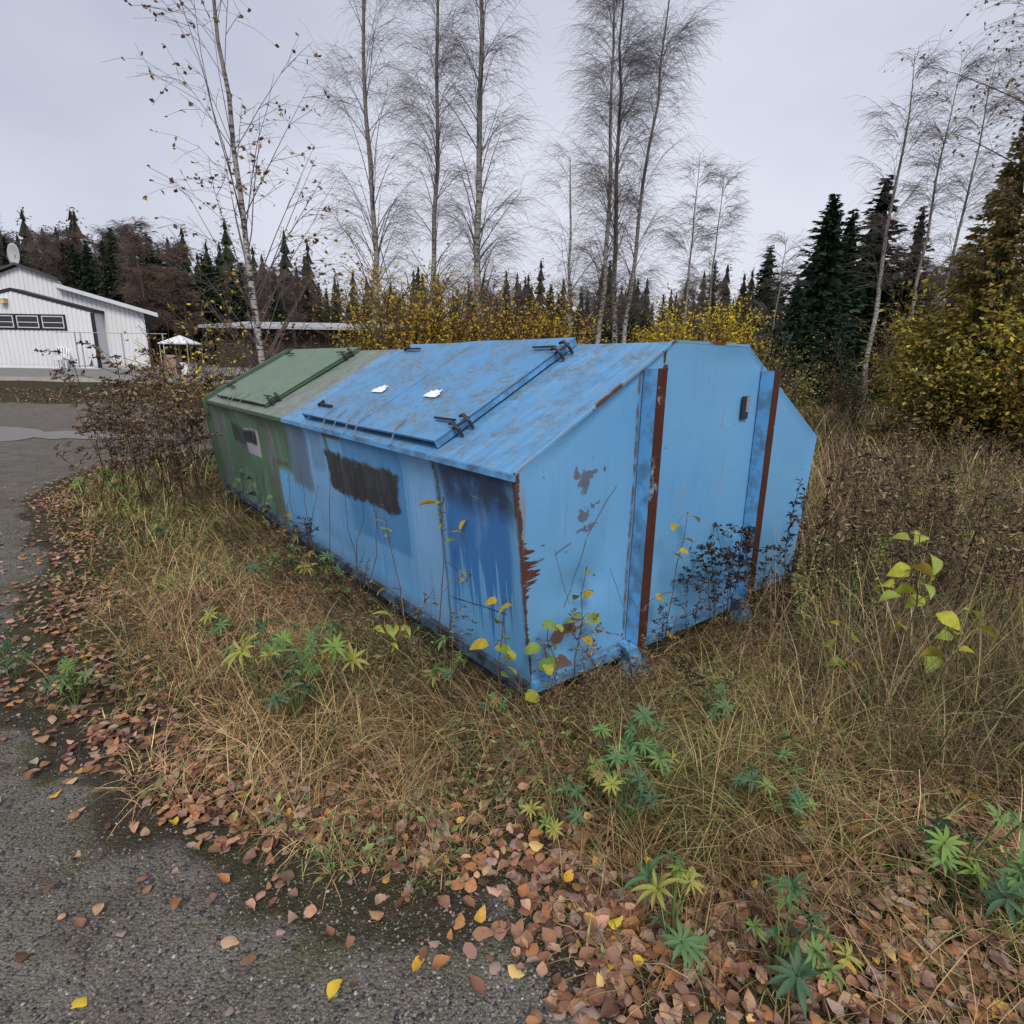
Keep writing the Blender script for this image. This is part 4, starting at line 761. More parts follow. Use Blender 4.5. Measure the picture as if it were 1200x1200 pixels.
# bushes: arching stems and small leaves
def bush_mesh(seed, w, h, ns, nl, size, cols, low=.1, dens=1.):
    g = np.random.default_rng(seed); a = g.random(ns) * 6.283; r0 = g.random(ns) * .22 * w; r1 = w / 2 * (.25 + .75 * np.sqrt(g.random(ns))); hh = h * (.55 + .45 * g.random(ns)) * np.sqrt(np.clip(1.05 - (r1 / (w / 2)) ** 2 * .6, .1, 1))
    s = np.linspace(0, 1, 6)[None, :]
    P = np.stack([np.cos(a)[:, None] * (r0[:, None] + (r1 - r0)[:, None] * s ** 1.5), np.sin(a)[:, None] * (r0[:, None] + (r1 - r0)[:, None] * s ** 1.5), hh[:, None] * s - .05], -1); P[:, 1:-1] += g.normal(0, .03 * h, (ns, 4, 3))
    V1, F1 = tubes(P, np.full((ns, 1), .008 * max(1, h / 2)) * np.linspace(1, .3, 6)[None], 3)
    S, _, _ = grow(P, 5, .3, 1, lambda s: .22 * h * np.ones_like(s), .8, .5, .3, g, 4, 1.5); V2, F2 = tubes(S, np.full((len(S), 4), .004 * max(1, h / 2)), 3)
    A = np.concatenate([P[:, 2:], S[:, 1:][:, [0, 1, 2, 2]]]) if False else S
    i = g.integers(0, len(S), nl); pos = S[i, g.integers(1, 4, nl)] + g.normal(0, .035 * h, (nl, 3)); pos = pos[pos[:, 2] > low * h]; nl = len(pos)
    kv, kf = kite(1, .55, .1); V3, F3, T3 = scatter(kv, kf, pos, rotmats(nl, g=g), size * (.6 + .8 * g.random(nl)), pal(cols, nl, .3, g))
    stems = mesh('stems', np.concatenate([V1, V2]), np.concatenate([F1, F2 + len(V1)]), MAT['twig'], np.tile((.07, .052, .042), (len(V1) + len(V2), 1)))
    return stems, mesh('foliage', V3, F3, MAT['leaf'], T3)
def bush(px, top, wpx, Y, label, seed, cols, nl=2500, ns=40, size=.05, name='willow_bush', cat='bush', low=.1, base=None, group=None):
    p = ypix(px, 420, Y); z = float(hgt(p[0], Y)); h = ypix(px, top, Y)[2] - z; w = wpx * Y / FPX
    st, fo = bush_mesh(seed, w, h, ns, nl, size, cols, low)
    e_ = thing(name, label, cat, (p[0], Y, z), 0, group); link('stems', st, e_)['kind'] = 'stuff'; link('foliage', fo, e_)['kind'] = 'stuff'; return e_
OLIVE = [(.46, .34, .04), (.34, .27, .04), (.54, .38, .045), (.28, .17, .035)]; YEL = [(.62, .46, .03), (.50, .37, .03), (.68, .52, .05), (.38, .30, .04)]; RUSTY = [(.46, .25, .045), (.33, .18, .045), (.52, .32, .055)]; GRNY = [(.22, .22, .05), (.16, .17, .05), (.30, .26, .06)]
bush(472, 300, 105, 11, 'olive yellow willow bush behind the dumpster, beside the birch near the shed', 51, OLIVE, 11000, 110, .06)
bush(535, 308, 105, 11.4, 'brownish olive willow bush at the foot of the straight birch', 52, OLIVE + RUSTY, 10000, 110, .06)
bush(602, 332, 95, 12, 'rust tinted willow bush behind the blue lids', 53, RUSTY + OLIVE, 8500, 100, .06)
bush(650, 338, 75, 12.2, 'sparse golden willow bush beside the leaning birch', 54, RUSTY + YEL, 5600, 70, .06)
bush(812, 343, 120, 17, 'dense bright yellow bush behind the roof ridge', 55, YEL, 9000, 80, .085)
bush(768, 372, 60, 17.5, 'low brownish yellow bush next to the bright yellow bush', 56, RUSTY, 2600, 40, .07)
bush(862, 372, 60, 18.5, 'orange brown bush fringing the bright yellow bush', 57, RUSTY, 3000, 40, .07)
bush(916, 398, 50, 9.5, 'yellow green willow bush just behind the dumpster end', 58, GRNY, 2600, 40, .045)
bush(905, 375, 60, 14, 'pale green willow bush in front of the spruces', 59, GRNY, 1500, 40, .05)
bush(252, 325, 75, 10.5, 'thin sapling with bright yellow leaves behind the green end', 60, YEL, 420, 14, .07, low=.25, name='yellow_sapling')
bush(212, 345, 60, 10.8, 'thin yellow leaved sapling screening the canvas tent', 71, YEL, 300, 12, .065, low=.2, name='yellow_sapling')
bush(205, 392, 80, 11.5, 'low tangled bush with a few yellow leaves near the road', 61, YEL + OLIVE, 380, 30, .06)
bush(330, 360, 90, 10.5, 'brown twiggy bush behind the green lid', 62, RUSTY, 260, 40, .05)
bush(395, 375, 80, 10.8, 'leafless brown thicket at the foot of the birch near the shed', 63, RUSTY, 160, 50, .05)
bush(1075, 330, 110, 19, 'brown twiggy bush under the leaning birch', 64, RUSTY + OLIVE, 1400, 60, .06)
bush(1005, 385, 80, 15, 'small grey brown bush at the field edge by the spruces', 65, RUSTY + GRNY, 900, 40, .05)
LCH = mesh('crown', *spruce_mesh(31, R=2.6, nw=40, per=13, ns=26, cols=((.46, .36, .05), (.34, .28, .06), (.20, .18, .05)), sz=.75, core=.22)[:2], MAT['leaf'], spruce_mesh(31, R=2.6, nw=40, per=13, ns=26, cols=((.46, .36, .05), (.34, .28, .06), (.20, .18, .05)), sz=.75, core=.22)[2])
LC2 = mesh('crown', *spruce_mesh(32, R=2.4, nw=40, per=13, ns=26, cols=((.30, .22, .06), (.20, .16, .05), (.10, .09, .04)), sz=.8, core=.25)[:2], MAT['leaf'], spruce_mesh(32, R=2.4, nw=40, per=13, ns=26, cols=((.30, .22, .06), (.20, .16, .05), (.10, .09, .04)), sz=.8, core=.25)[2])
spruce(1140, 190, 11.6, 'tall conifer with yellowing foliage above the low yellow maple', 0, lib=[LCH], fat=1.35, name='larch_tree', cat='larch')
spruce(1152, 105, 10.9, 'tallest dark brown conifer with yellowing tips at the field edge', 0, lib=[LC2], fat=1.0, name='larch_tree', cat='larch')
bush(1118, 320, 115, 12.0, 'tall yellow leaved maple at the field edge', 66, [(.56, .42, .05), (.44, .34, .045), (.34, .27, .05), (.20, .19, .05)], 9000, 60, .10, 'maple_tree', 'maple', .08)
bush(1200, 330, 130, 10.6, 'dark olive maple beside the yellow maple', 67, [(.40, .32, .05), (.52, .40, .05), (.22, .21, .05)], 9000, 60, .10, 'maple_tree', 'maple', .05)
bush(1165, 340, 120, 10.8, 'low yellow green maple shrub at the edge of the weed field', 68, [(.55, .43, .06), (.38, .33, .06), (.22, .22, .06)], 5000, 50, .08, 'maple_shrub', 'shrub', .1)
bush(1110, 395, 90, 11, 'olive green shrub rising out of the tall field weeds', 69, GRNY + OLIVE, 2000, 40, .05)
bush(1270, 350, 160, 9.5, 'dense olive shrub at the far side of the weed field', 70, OLIVE, 4000, 50, .07)
# ------------------------------------------------------------------ GROUND COVER
def polar(n, r0, r1, a0=-58, a1=58, g=rng):
    r = np.exp(np.log(r0) + (np.log(r1) - np.log(r0)) * g.random(n)); a = np.radians(a0 + (a1 - a0) * g.random(n)); return r * np.sin(a), r * np.cos(a), r
def blades(x, y, z, L, w, az, bend, lift, tint, k=4):
    """curved strips: start elevation lift, bending over by 'bend' radians along the blade"""
    n = len(x); s = np.linspace(0, 1, k); P = np.zeros((n, k, 3)); P[:, 0] = np.stack([x, y, z], 1); e_ = lift.copy()
    for j in range(1, k):
        e_ = lift - bend * (s[j] - .5 / (k - 1)); P[:, j] = P[:, j - 1] + (L / (k - 1))[:, None] * np.stack([np.cos(e_) * np.cos(az), np.cos(e_) * np.sin(az), np.sin(e_)], 1)
    P[:, 1:, 2] = np.maximum(P[:, 1:, 2], P[:, :1, 2] + .008)
    sd_ = np.stack([-np.sin(az), np.cos(az), np.zeros(n)], 1); ww = (w[:, None] * np.array([.8, 1., .7, .12][:k])[None])[..., None] * .5
    V = np.stack([P - sd_[:, None] * ww, P + sd_[:, None] * ww], 2).reshape(-1, 3)
    base = (np.arange(n) * 2 * k)[:, None]; j = (np.arange(k - 1) * 2)[None]
    F = np.stack([base + j, base + j + 1, base + j + 3, base + j + 2], -1).reshape(-1, 4); return V, F, np.repeat(tint, 2 * k, 0)
TAN = [(.46, .295, .155), (.33, .20, .105), (.60, .43, .25), (.41, .24, .135), (.16, .09, .052), (.11, .064, .04), (.30, .20, .10)]; GRN = [(.17, .22, .07), (.24, .29, .09), (.12, .17, .06), (.30, .31, .11)]; HAY = [(.36, .28, .14), (.25, .175, .095), (.23, .21, .085), (.14, .095, .06), (.46, .37, .21), (.10, .068, .045), (.19, .22, .08), (.26, .16, .10)]
CL = lambda x, y, px, py, r: np.exp(-((x - gpix(px, py)[0]) ** 2 + (y - gpix(px, py)[1]) ** 2) / r ** 2)
def leafzone(x, y):      # 0..1 where the fallen leaves lie thick and the grass is thin
    sd_ = path_sd(x, y); z = np.exp(-((sd_ - .10) / .22) ** 2) * np.clip(.35 + vnoise(x, y, 2.2, 21), 0, 1)
    z = z + .9 * (CL(x, y, 740, 1090, .26) + CL(x, y, 1080, 960, .30) + CL(x, y, 960, 1090, .26) + CL(x, y, 1150, 1100, .25) + CL(x, y, 860, 1140, .22) + CL(x, y, 1010, 1020, .25)) + .8 * (CL(x, y, 120, 700, .35) + CL(x, y, 90, 640, .4) + CL(x, y, 110, 790, .3))
    return np.clip(z, 0, 1)
def cover(n, r0, r1, keep, Lr, wr, cols, bend, lift, name, label, a0=-58, a1=58, seed=1, p=None, cat='grass'):
    g = np.random.default_rng(seed); x, y, r = polar(n, r0, r1, a0, a1, g); m = (path_sd(x, y) > .0) & ~in_dump(x, y, -.04) & (g.random(n) < keep(x, y, r)); m &= ~((y > 21.8) & (x < -9)); x, y, r = x[m], y[m], r[m]; n = len(x)
    L = (Lr[0] + (Lr[1] - Lr[0]) * g.random(n) ** 1.5); w = (wr[0] + (wr[1] - wr[0]) * g.random(n)) * np.maximum(1, r / 3.5)
    z = ground_z(x, y) - .01; patch = vnoise(x, y, 1.1, seed + 30)
    ti = pal(cols, n, .35, g, p) * (.55 + .9 * patch)[:, None]; hue = sstep(.35, .75, vnoise(x, y, .9, seed + 50))[:, None]; ti = ti * (1 - hue * np.array([.10, .02, .15]))
    L = L * (.45 + .55 * sstep(0, .45, path_sd(x, y)))
    u, nn = dump_loc(x, y); d = np.maximum(np.maximum(-u, u - DL), np.maximum(-nn, nn - DW)); L = np.where(d < .06, np.minimum(L, .24), L)
    cl_ = .5 * vnoise(x, y, 6.5, seed + 11) + .5 * vnoise(x, y, 14, seed + 12); ck = sstep(.28, .62, cl_); L = L * (.5 + .75 * ck); ti = ti * (.42 + .72 * ck)[:, None]  # blades between clumps get a darker tint: gap shade painted in for depth
    az = g.random(n) * 6.283; near = d < .5           # blades beside the steel lean away from it
    out = np.where(nn < 0, np.arctan2(-NV[1], -NV[0]), np.arctan2(-DV[1], -DV[0])); az = np.where(near, out + g.normal(0, .9, n), az)
    V, F, T_ = blades(x, y, z, L, w, az, bend[0] + (bend[1] - bend[0]) * g.random(n), lift[0] + (lift[1] - lift[0]) * g.random(n), ti)
    return tag(link(name, mesh(name, V, tri(F), MAT['grass'], T_)), label, cat, kind='stuff')
open_ = lambda x, y: 1 - .62 * leafzone(x, y)
gpatch = lambda x, y: sstep(.42, .7, vnoise(x, y, 1.7, 40))
tallw = lambda x, y: np.clip(sstep(.9, 1.8, x + .12 * (y - 3)) * sstep(1.9, 2.9, y + .35 * x) + sstep(7, 10, y) * (x > -12), 0, 1)
cover(175000, 1.0, 9, lambda x, y, r: open_(x, y) * (.45 + .55 * sstep(.25, .6, vnoise(x, y, 2.4, 41))), (.08, .36), (.0016, .0032), TAN, (.8, 2.6), (.6, 1.5), 'matted_grass', 'matted tan withered grass covering the verge round the dumpster', seed=1)
cover(45000, 1.0, 9, lambda x, y, r: open_(x, y), (.05, .16), (.0012, .0024), TAN, (.2, 1.2), (.1, 1.0), 'grass_thatch', 'low tangled thatch of dead grass stems over the soil', seed=2)
cover(70000, 1.0, 9, lambda x, y, r: open_(x, y) * (.12 + .85 * gpatch(x, y)), (.08, .26), (.002, .004), GRN, (.6, 2.0), (.8, 1.5), 'green_grass', 'patches of short green grass among the withered grass', seed=3)
cover(105000, 2.0, 26, lambda x, y, r: tallw(x, y) * (.35 + .65 * sstep(.3, .6, vnoise(x, y, 1.2, 42))), (.22, .7), (.002, .0045), HAY + [(.20, .13, .085), (.14, .09, .06), (.30, .20, .12)], (.3, 1.7), (1.1, 1.55), 'tall_hay', 'tall brown and olive dead grass of the weed field', -20, 60, seed=4)
cover(24000, 5.0, 24, lambda x, y, r: (x < -1) * sstep(17, 19, y) + (x < 0) * (y < 9) * .6 + (x > -4) * (y > 8) * .7, (.12, .45), (.003, .006), HAY + GRN, (.5, 1.8), (.9, 1.5), 'bank_grass', 'rough grass on the bank beyond the road', -58, 20, seed=5)
cover(9000, 1.0, 4, lambda x, y, r: np.exp(-((path_sd(x, y) - .08) / .16) ** 2), (.03, .09), (.0015, .003), GRN, (.4, 1.8), (.6, 1.5), 'edge_moss', 'moss and seedling grass along the gravel edge', seed=6)
def ddist(x, y): u, n_ = dump_loc(x, y); return np.maximum(np.maximum(-u, u - DL), np.maximum(-n_, n_ - DW))
cover(60000, 1.6, 9, lambda x, y, r: np.exp(-np.maximum(ddist(x, y), 0) / .35) * (.35 + .65 * vnoise(x, y, 3, 77)), (.14, .42), (.0016, .003), [(.26, .17, .10), (.15, .095, .06), (.10, .065, .045), (.38, .27, .15), (.17, .17, .07)], (.3, 1.9), (.9, 1.5), 'tangled_weeds', 'dense tangled brown weeds crowding the foot of the dumpster', seed=8)
# long single seed stems arching over
cover(2600, 1.3, 7, lambda x, y, r: open_(x, y) * .8, (.30, .62), (.0014, .0022), [(.42, .32, .17), (.30, .2, .1)], (.8, 2.0), (.9, 1.5), 'seed_stem', 'long thin dry grass stems arching over the verge', seed=7)

# low green herbs between the grass
g = np.random.default_rng(17); n = 42000; x, y, r = polar(n, 1.0, 8, g=g); m = (path_sd(x, y) > -.02) & ~in_dump(x, y, .0) & (g.random(n) < sstep(.5, .72, vnoise(x, y, 2.1, 70)) * open_(x, y)); x, y, r = x[m], y[m], r[m]; n = len(x)
kv, kf = kite(1, .45, .12); V, F, T_ = scatter(kv, kf, np.stack([x, y, ground_z(x, y) + .01 + .11 * g.random(n) ** 1.5], 1), rotmats(n, .2 + .9 * g.random(n), g), (.012 + .03 * g.random(n) ** 2) * np.maximum(1, r / 4), pal([(.15, .21, .08), (.22, .28, .10), (.11, .15, .07), (.30, .31, .10)], n, .3, g))
tag(link('low_herbs', mesh('low_herbs', V, F, MAT['leaf'], T_)), 'small green herb leaves mixed into the withered grass', 'herbs', kind='stuff')

# gravel stones
g = np.random.default_rng(31); n = 46000; x, y, r = polar(n, .75, 7, -62, 40, g); m = path_sd(x, y) < -.02; x, y, r = x[m], y[m], r[m]; n = len(x)
oc = np.array([(1, 0, 0), (0, 1, 0), (-1, 0, 0), (0, -1, 0), (.1, .1, .62), (-.1, 0, -.4)]); of = np.array([(0, 1, 4), (1, 2, 4), (2, 3, 4), (3, 0, 4), (1, 0, 5), (2, 1, 5), (3, 2, 5), (0, 3, 5)])
s = (.0018 + .0042 * g.random(n) ** 3) * np.maximum(1, r / 2.2); s3 = np.stack([s * (.7 + .6 * g.random(n)), s * (.7 + .6 * g.random(n)), s * (.6 + .6 * g.random(n))], 1)
V, F, T_ = scatter(oc, of, np.stack([x, y, ground_z(x, y) + .005 + s * .15], 1), rotmats(n, .5 * g.random(n), g), s3, pal([(.20, .19, .175), (.12, .115, .11), (.30, .29, .27), (.08, .082, .09), (.20, .16, .13)], n, .3, g, [.3, .3, .12, .18, .1]))
tag(link('gravel_stones', mesh('gravel_stones', V, F, MAT['stone'], T_)), 'loose small grey gravel stones strewn over the path', 'gravel', kind='stuff')

# ---- leaf shapes: midrib with two curved halves
def leaf_shape(wid, prof, curl=.15, fold=.12, k=6, wav=0., seed=0, wz=1.):
    g = np.random.default_rng(seed); s = np.linspace(0, 1, k); V = []
    for i, q in enumerate(s):
        w = wid * prof(q) * (1 + wav * (g.random() - .5)); zc = -curl * (q - .4) ** 2 * 2; ej = fold * w * 2 + wav * .12 * wz * (g.random() - .5)
        V += [(q - .5, -w, zc + ej), (q - .5, 0, zc), (q - .5, w, zc + fold * w * 2 + wav * .12 * wz * (g.random() - .5))]
    F = []
    for i in range(k - 1): a = i * 3; F += [(a, a + 3, a + 4, a + 1), (a + 1, a + 4, a + 5, a + 2)]
    return np.array(V), np.array(F)
ovate = lambda q: np.maximum(.02, np.sin(np.pi * np.clip(q, 0, 1) ** .72) ** .9); lance = lambda q: np.maximum(.02, np.sin(np.pi * q ** .9)); roundp = lambda q: np.maximum(.03, np.sin(np.pi * np.clip(q, 0, 1) ** .85) ** .6)
FALL = [leaf_shape(.30 + .10 * g.random(), ovate if i % 3 else roundp, (-.6 + 1.2 * g.random()), -.3 + .9 * g.random(), 8, .2, i, 3.5) for i in range(8)]
BROWN = [(.29, .15, .085), (.20, .095, .058), (.42, .26, .165), (.29, .165, .13), (.11, .058, .042), (.36, .165, .07), (.30, .215, .18)]; YELL = [(.60, .42, .04), (.62, .44, .16), (.58, .33, .04)]
def clusters():
    g = np.random.default_rng(55); P = []
    def put(px, py, n, sx, sy, ang=0):
        n = int(n * .85); c_ = gpix(px, py)[:2]; q = g.normal(0, 1, (n, 2)) * (sx, sy); ca, sa = math.cos(ang), math.sin(ang); P.append(c_ + np.stack([q[:, 0] * ca - q[:, 1] * sa, q[:, 0] * sa + q[:, 1] * ca], 1))
    # drift following the gravel edge
    e_ = EDGE[:28]; seg = np.linalg.norm(np.diff(e_, axis=0), axis=1); L = np.concatenate([[0], np.cumsum(seg)]); n = 2100; t_ = g.random(n) * L[-1]; ex = np.interp(t_, L, e_[:, 0]); ey = np.interp(t_, L, e_[:, 1])
    ok = vnoise(ex, ey, 3.1, 61) + .25 * g.random(n) > .5; P.append(np.stack([ex + g.normal(.06, .13, n), ey + g.normal(.10, .13, n)], 1)[ok])
    put(110, 790, 220, .22, .22); put(150, 850, 260, .25, .14, -.6); put(260, 920, 300, .24, .12, -.4); put(360, 935, 200, .2, .12); put(480, 930, 150, .2, .1); put(500, 1010, 70, .10, .07); put(385, 960, 60, .1, .06)
    put(90, 640, 200, .3, .35); put(120, 700, 220, .3, .3); put(60, 575, 120, .5, .4); put(140, 545, 80, .8, .4)
    put(690, 1060, 150, .12, .12); put(760, 1090, 260, .20, .13); put(850, 1130, 180, .18, .10); put(960, 1080, 240, .22, .12); put(1010, 1010, 220, .2, .14); put(1090, 940, 260, .26, .14); put(1170, 980, 160, .2, .16); put(1130, 1120, 200, .2, .10); put(1040, 1150, 160, .2, .08); put(690, 1185, 40, .06, .03); put(890, 920, 80, .3, .2); put(560, 900, 90, .4, .14); put(640, 870, 60, .3, .12)
    put(640, 1000, 60, .14, .1); put(1190, 880, 90, .3, .2); put(800, 1000, 70, .2, .15)
    x, y, r = polar(420, 1.0, 7, g=g); P.append(np.stack([x, y], 1)); x, y, r = polar(160, 1.0, 4, -50, 35, g=g); P.append(np.stack([x, y], 1))
    x = -8 - 22 * g.random(1500); P.append(np.stack([x, 17.8 + 2.4 * g.random(1500)], 1))          # on the bank across the road
    return np.concatenate(P)
LP_ = clusters(); g = np.random.default_rng(56); LP_ = LP_[(LP_[:, 1] > .5) & ~in_dump(LP_[:, 0], LP_[:, 1], .02)]
rr = np.hypot(LP_[:, 0], LP_[:, 1]); sdl = path_sd(LP_[:, 0], LP_[:, 1])
keep = (sdl > -.32) | (g.random(len(LP_)) < .22); LP_, rr, sdl = LP_[keep], rr[keep], sdl[keep]; o_ = np.argsort(rr); LP_, rr, sdl = LP_[o_], rr[o_], sdl[o_]
ang_ = np.abs(np.degrees(np.arctan2(LP_[:, 0], LP_[:, 1]))) < 40
zl = ground_z(LP_[:, 0], LP_[:, 1]); near = np.where(ang_)[0][:262]; nearset = np.zeros(len(LP_), bool); nearset[near] = True
FM = {}
def fall_mesh(k, c_):
    if (k, c_) not in FM: FM[(k, c_)] = mesh('fallen_leaf', FALL[k][0], tri(FALL[k][1]), MAT['litter'], np.tile((BROWN + YELL)[c_], (len(FALL[k][0]), 1)), smooth=True)
    return FM[(k, c_)]
for i in near:
    k = int(g.integers(0, 8)); c_ = int(g.choice(10, p=[.18, .17, .15, .15, .13, .12, .08, .005, .01, .005])); s_ = .026 + .028 * g.random(); yl = c_ >= 7; onp = sdl[i] < -.06
    side = 'below the lupins of the verge' if LP_[i, 0] < .15 else 'under the weeds facing the dumpster end'
    nm = ('russet', 'dark russet', 'light tan', 'mauve brown', 'dark chocolate', 'orange brown', 'greyish pink', 'bright yellow', 'pale cream', 'orange')[c_] + ' fallen leaf ' + ('lying on the bare gravel path' if onp else 'in the leaf drift ' + side)
    tag(link('fallen_leaf', fall_mesh(k, c_), None, (LP_[i, 0], LP_[i, 1], zl[i] + .012 + (.014 * g.random() if not onp else 0)), rot=(g.normal(0, .22), g.normal(0, .22), g.random() * 6.28), scale=s_), nm, 'leaf', nm.replace('leaf', 'leaves', 1))
for px, py, c_ in ((93, 1175, 7), (605, 1140, 8), (763, 1020, 7), (628, 1003, 8), (490, 1135, 9), (65, 934, 9), (1038, 1137, 8), (205, 968, 7), (1140, 940, 7), (688, 973, 8), (665, 1042, 9), (1060, 995, 8), (1172, 1018, 8), (782, 1115, 8), (720, 1095, 7)):
    p = gpix(px, py); onp = path_sd(p[0], p[1]) < -.06; z = float(ground_z(p[0], p[1])); nm = ('yellow', 'pale cream', 'orange')[c_ - 7] + ' fallen leaf ' + ('lying alone on the gravel path' if onp else 'on top of the leaf litter in the verge')
    tag(link('fallen_leaf', fall_mesh(int(g.integers(0, 8)), c_), None, (p[0], p[1], z + (.013 if onp else .045)), rot=(g.normal(0, .15), g.normal(0, .15), g.random() * 6.28), scale=.046), nm, 'leaf', nm.replace('leaf', 'leaves', 1))
far_ = np.where(~nearset)[0]; V, F, T_ = [], [], []; n0 = 0
for k in range(8):
    ii = far_[k::8]; n = len(ii); v, f, t_ = scatter(FALL[k][0], FALL[k][1], np.stack([LP_[ii, 0], LP_[ii, 1], zl[ii] + .008 + .022 * g.random(n)], 1), rotmats(n, np.abs(g.normal(0, .22, n)), g), (.024 + .028 * g.random(n)) * np.maximum(1, rr[ii] / 9), pal(BROWN + [(.50, .30, .06)], n, .3, g, [.17, .16, .15, .15, .13, .12, .1, .02])); V.append(v); F.append(f + n0); T_.append(t_); n0 += len(v)
tag(link('leaf_litter', mesh('leaf_litter', np.concatenate(V), np.concatenate(F), MAT['litter'], np.concatenate(T_), smooth=True)), 'brown leaf litter scattered through verge and bank', 'leaf litter', kind='stuff')

# ---- lupins
def lupin_leaf(seed):
    g = np.random.default_rng(seed); V, F, n0 = [], [], 0; nl = int(g.integers(9, 13)); lv, lf = leaf_shape(.105, lance, .25, .25, 5)
    for k in range(nl):
        a = k * 6.283 / nl + g.normal(0, .08); L = .5 * (.65 + .45 * g.random()); v = (lv + (.5, 0, 0)) * L; el = g.normal(.12, .3); v = np.stack([v[:, 0] * math.cos(el) - v[:, 2] * math.sin(el), v[:, 1], v[:, 0] * math.sin(el) + v[:, 2] * math.cos(el)], 1)
        V.append(np.stack([v[:, 0] * math.cos(a) - v[:, 1] * math.sin(a), v[:, 0] * math.sin(a) + v[:, 1] * math.cos(a), v[:, 2]], 1)); F.append(lf + n0); n0 += len(lv)
    return np.concatenate(V), tri(np.concatenate(F))
LUC = [(.095, .20, .085), (.13, .25, .09), (.19, .30, .07), (.075, .145, .08), (.34, .34, .08), (.16, .27, .08), (.11, .22, .09), (.26, .20, .07), (.085, .17, .09)]
LUM = []
for i in range(9):
    v, f = lupin_leaf(i); LUM.append(mesh('leaf', v, f, MAT['leaf'], np.tile(LUC[i % 9], (len(v), 1)), smooth=True))
LPX = [(318, 700, 'b', 1.35), (345, 690, 'b', 1.22), (375, 695, 'b', 1.35), (330, 800, 'v', 1.22), (305, 838, 'v', 1.35), (350, 860, 'v', 1.35), (395, 822, 'v', 1.35), (375, 790, 'v', 0.94), (90, 830, 'p', 1.0), (18, 800, 'p', .8), (522, 825, 'c', 1.1), (505, 760, 'c', .8), (125, 580, 'r', 1.3), (100, 590, 'r', 1.1), (140, 590, 'r', 1.0), (190, 640, 'r', .9),
       (715, 925, 'e', 1.0), (748, 925, 'e', 1.0), (730, 985, 'e', 1.1), (698, 960, 'e', .9), (648, 975, 'e', .8), (775, 935, 'e', .8), (838, 868, 'h', 1.0), (872, 970, 'h', .8), (925, 995, 'h', .7), (918, 935, 'h', .9), (1120, 1062, 'g', 1.3), (1190, 1088, 'g', 1.0), (785, 1115, 'g', 1.1), (908, 1165, 'g', 1.2), (940, 1150, 'g', .8), (1010, 765, 'f', 1.2), (1045, 750, 'f', 1.2), (1080, 765, 'f', 1.0), (985, 790, 'f', .9), (640, 830, 'c', .7), (430, 700, 'b', 0.94), (255, 760, 'v', 0.94), (1180, 850, 'f', .9)]
LUL = {'b': 'blue green lupin plant in the shade close to the long blue side', 'v': 'lupin plant in tan grass between the leaf drift and the long side', 'p': 'lupin plant sprouting at the edge of the gravel path', 'c': 'lupin plant growing near the front bottom corner of the dumpster', 'r': 'lupin plant near the bend of the road by the dark stalks', 'e': 'lupin plant in the withered grass in front of the dumpster end', 'h': 'yellow green lupin plant in longer grass below the dark weeds', 'g': 'glossy lupin plant among thick brown leaves beside the mossy gravel', 'f': 'lupin plant half hidden under the aspen sapling in the weed field'}
g = np.random.default_rng(71)
for px, py, wk, s_ in LPX:
    p = gpix(px, py); 
    if in_dump(p[0], p[1], .06): u, n_ = dump_loc(p[0], p[1]); p[:2] = p[:2] - NV * (n_ + .10) if n_ < .8 else p[:2] - DV * (u + .12)
    z = float(ground_z(p[0], p[1])); e_ = thing('lupin_plant', LUL[wk], 'lupin', (p[0], p[1], z), g.random() * 6, 'lupins: ' + LUL[wk], s_)
    nl = int(g.integers(6, 11)); st = MB()
    for k in range(nl):
        a = k * 6.283 / nl + g.normal(0, .3); r_ = .02 + .09 * g.random() if k else .0; h = .10 + .14 * g.random() + (.05 if k == 0 else 0); q = np.array([r_ * math.cos(a), r_ * math.sin(a), h])
        st.tube([(0, 0, -.01), q * (.4, .4, .6), q], .0022, 4, (.10, .14, .05)); link('leaf', LUM[int(g.integers(0, 9))], e_, q, rot=(g.normal(0, .4), .25 + .4 * g.random(), a), scale=.06 + .075 * g.random())
    st.obj('petioles', MAT['weed'], e_, tint=True)['kind'] = 'stuff'

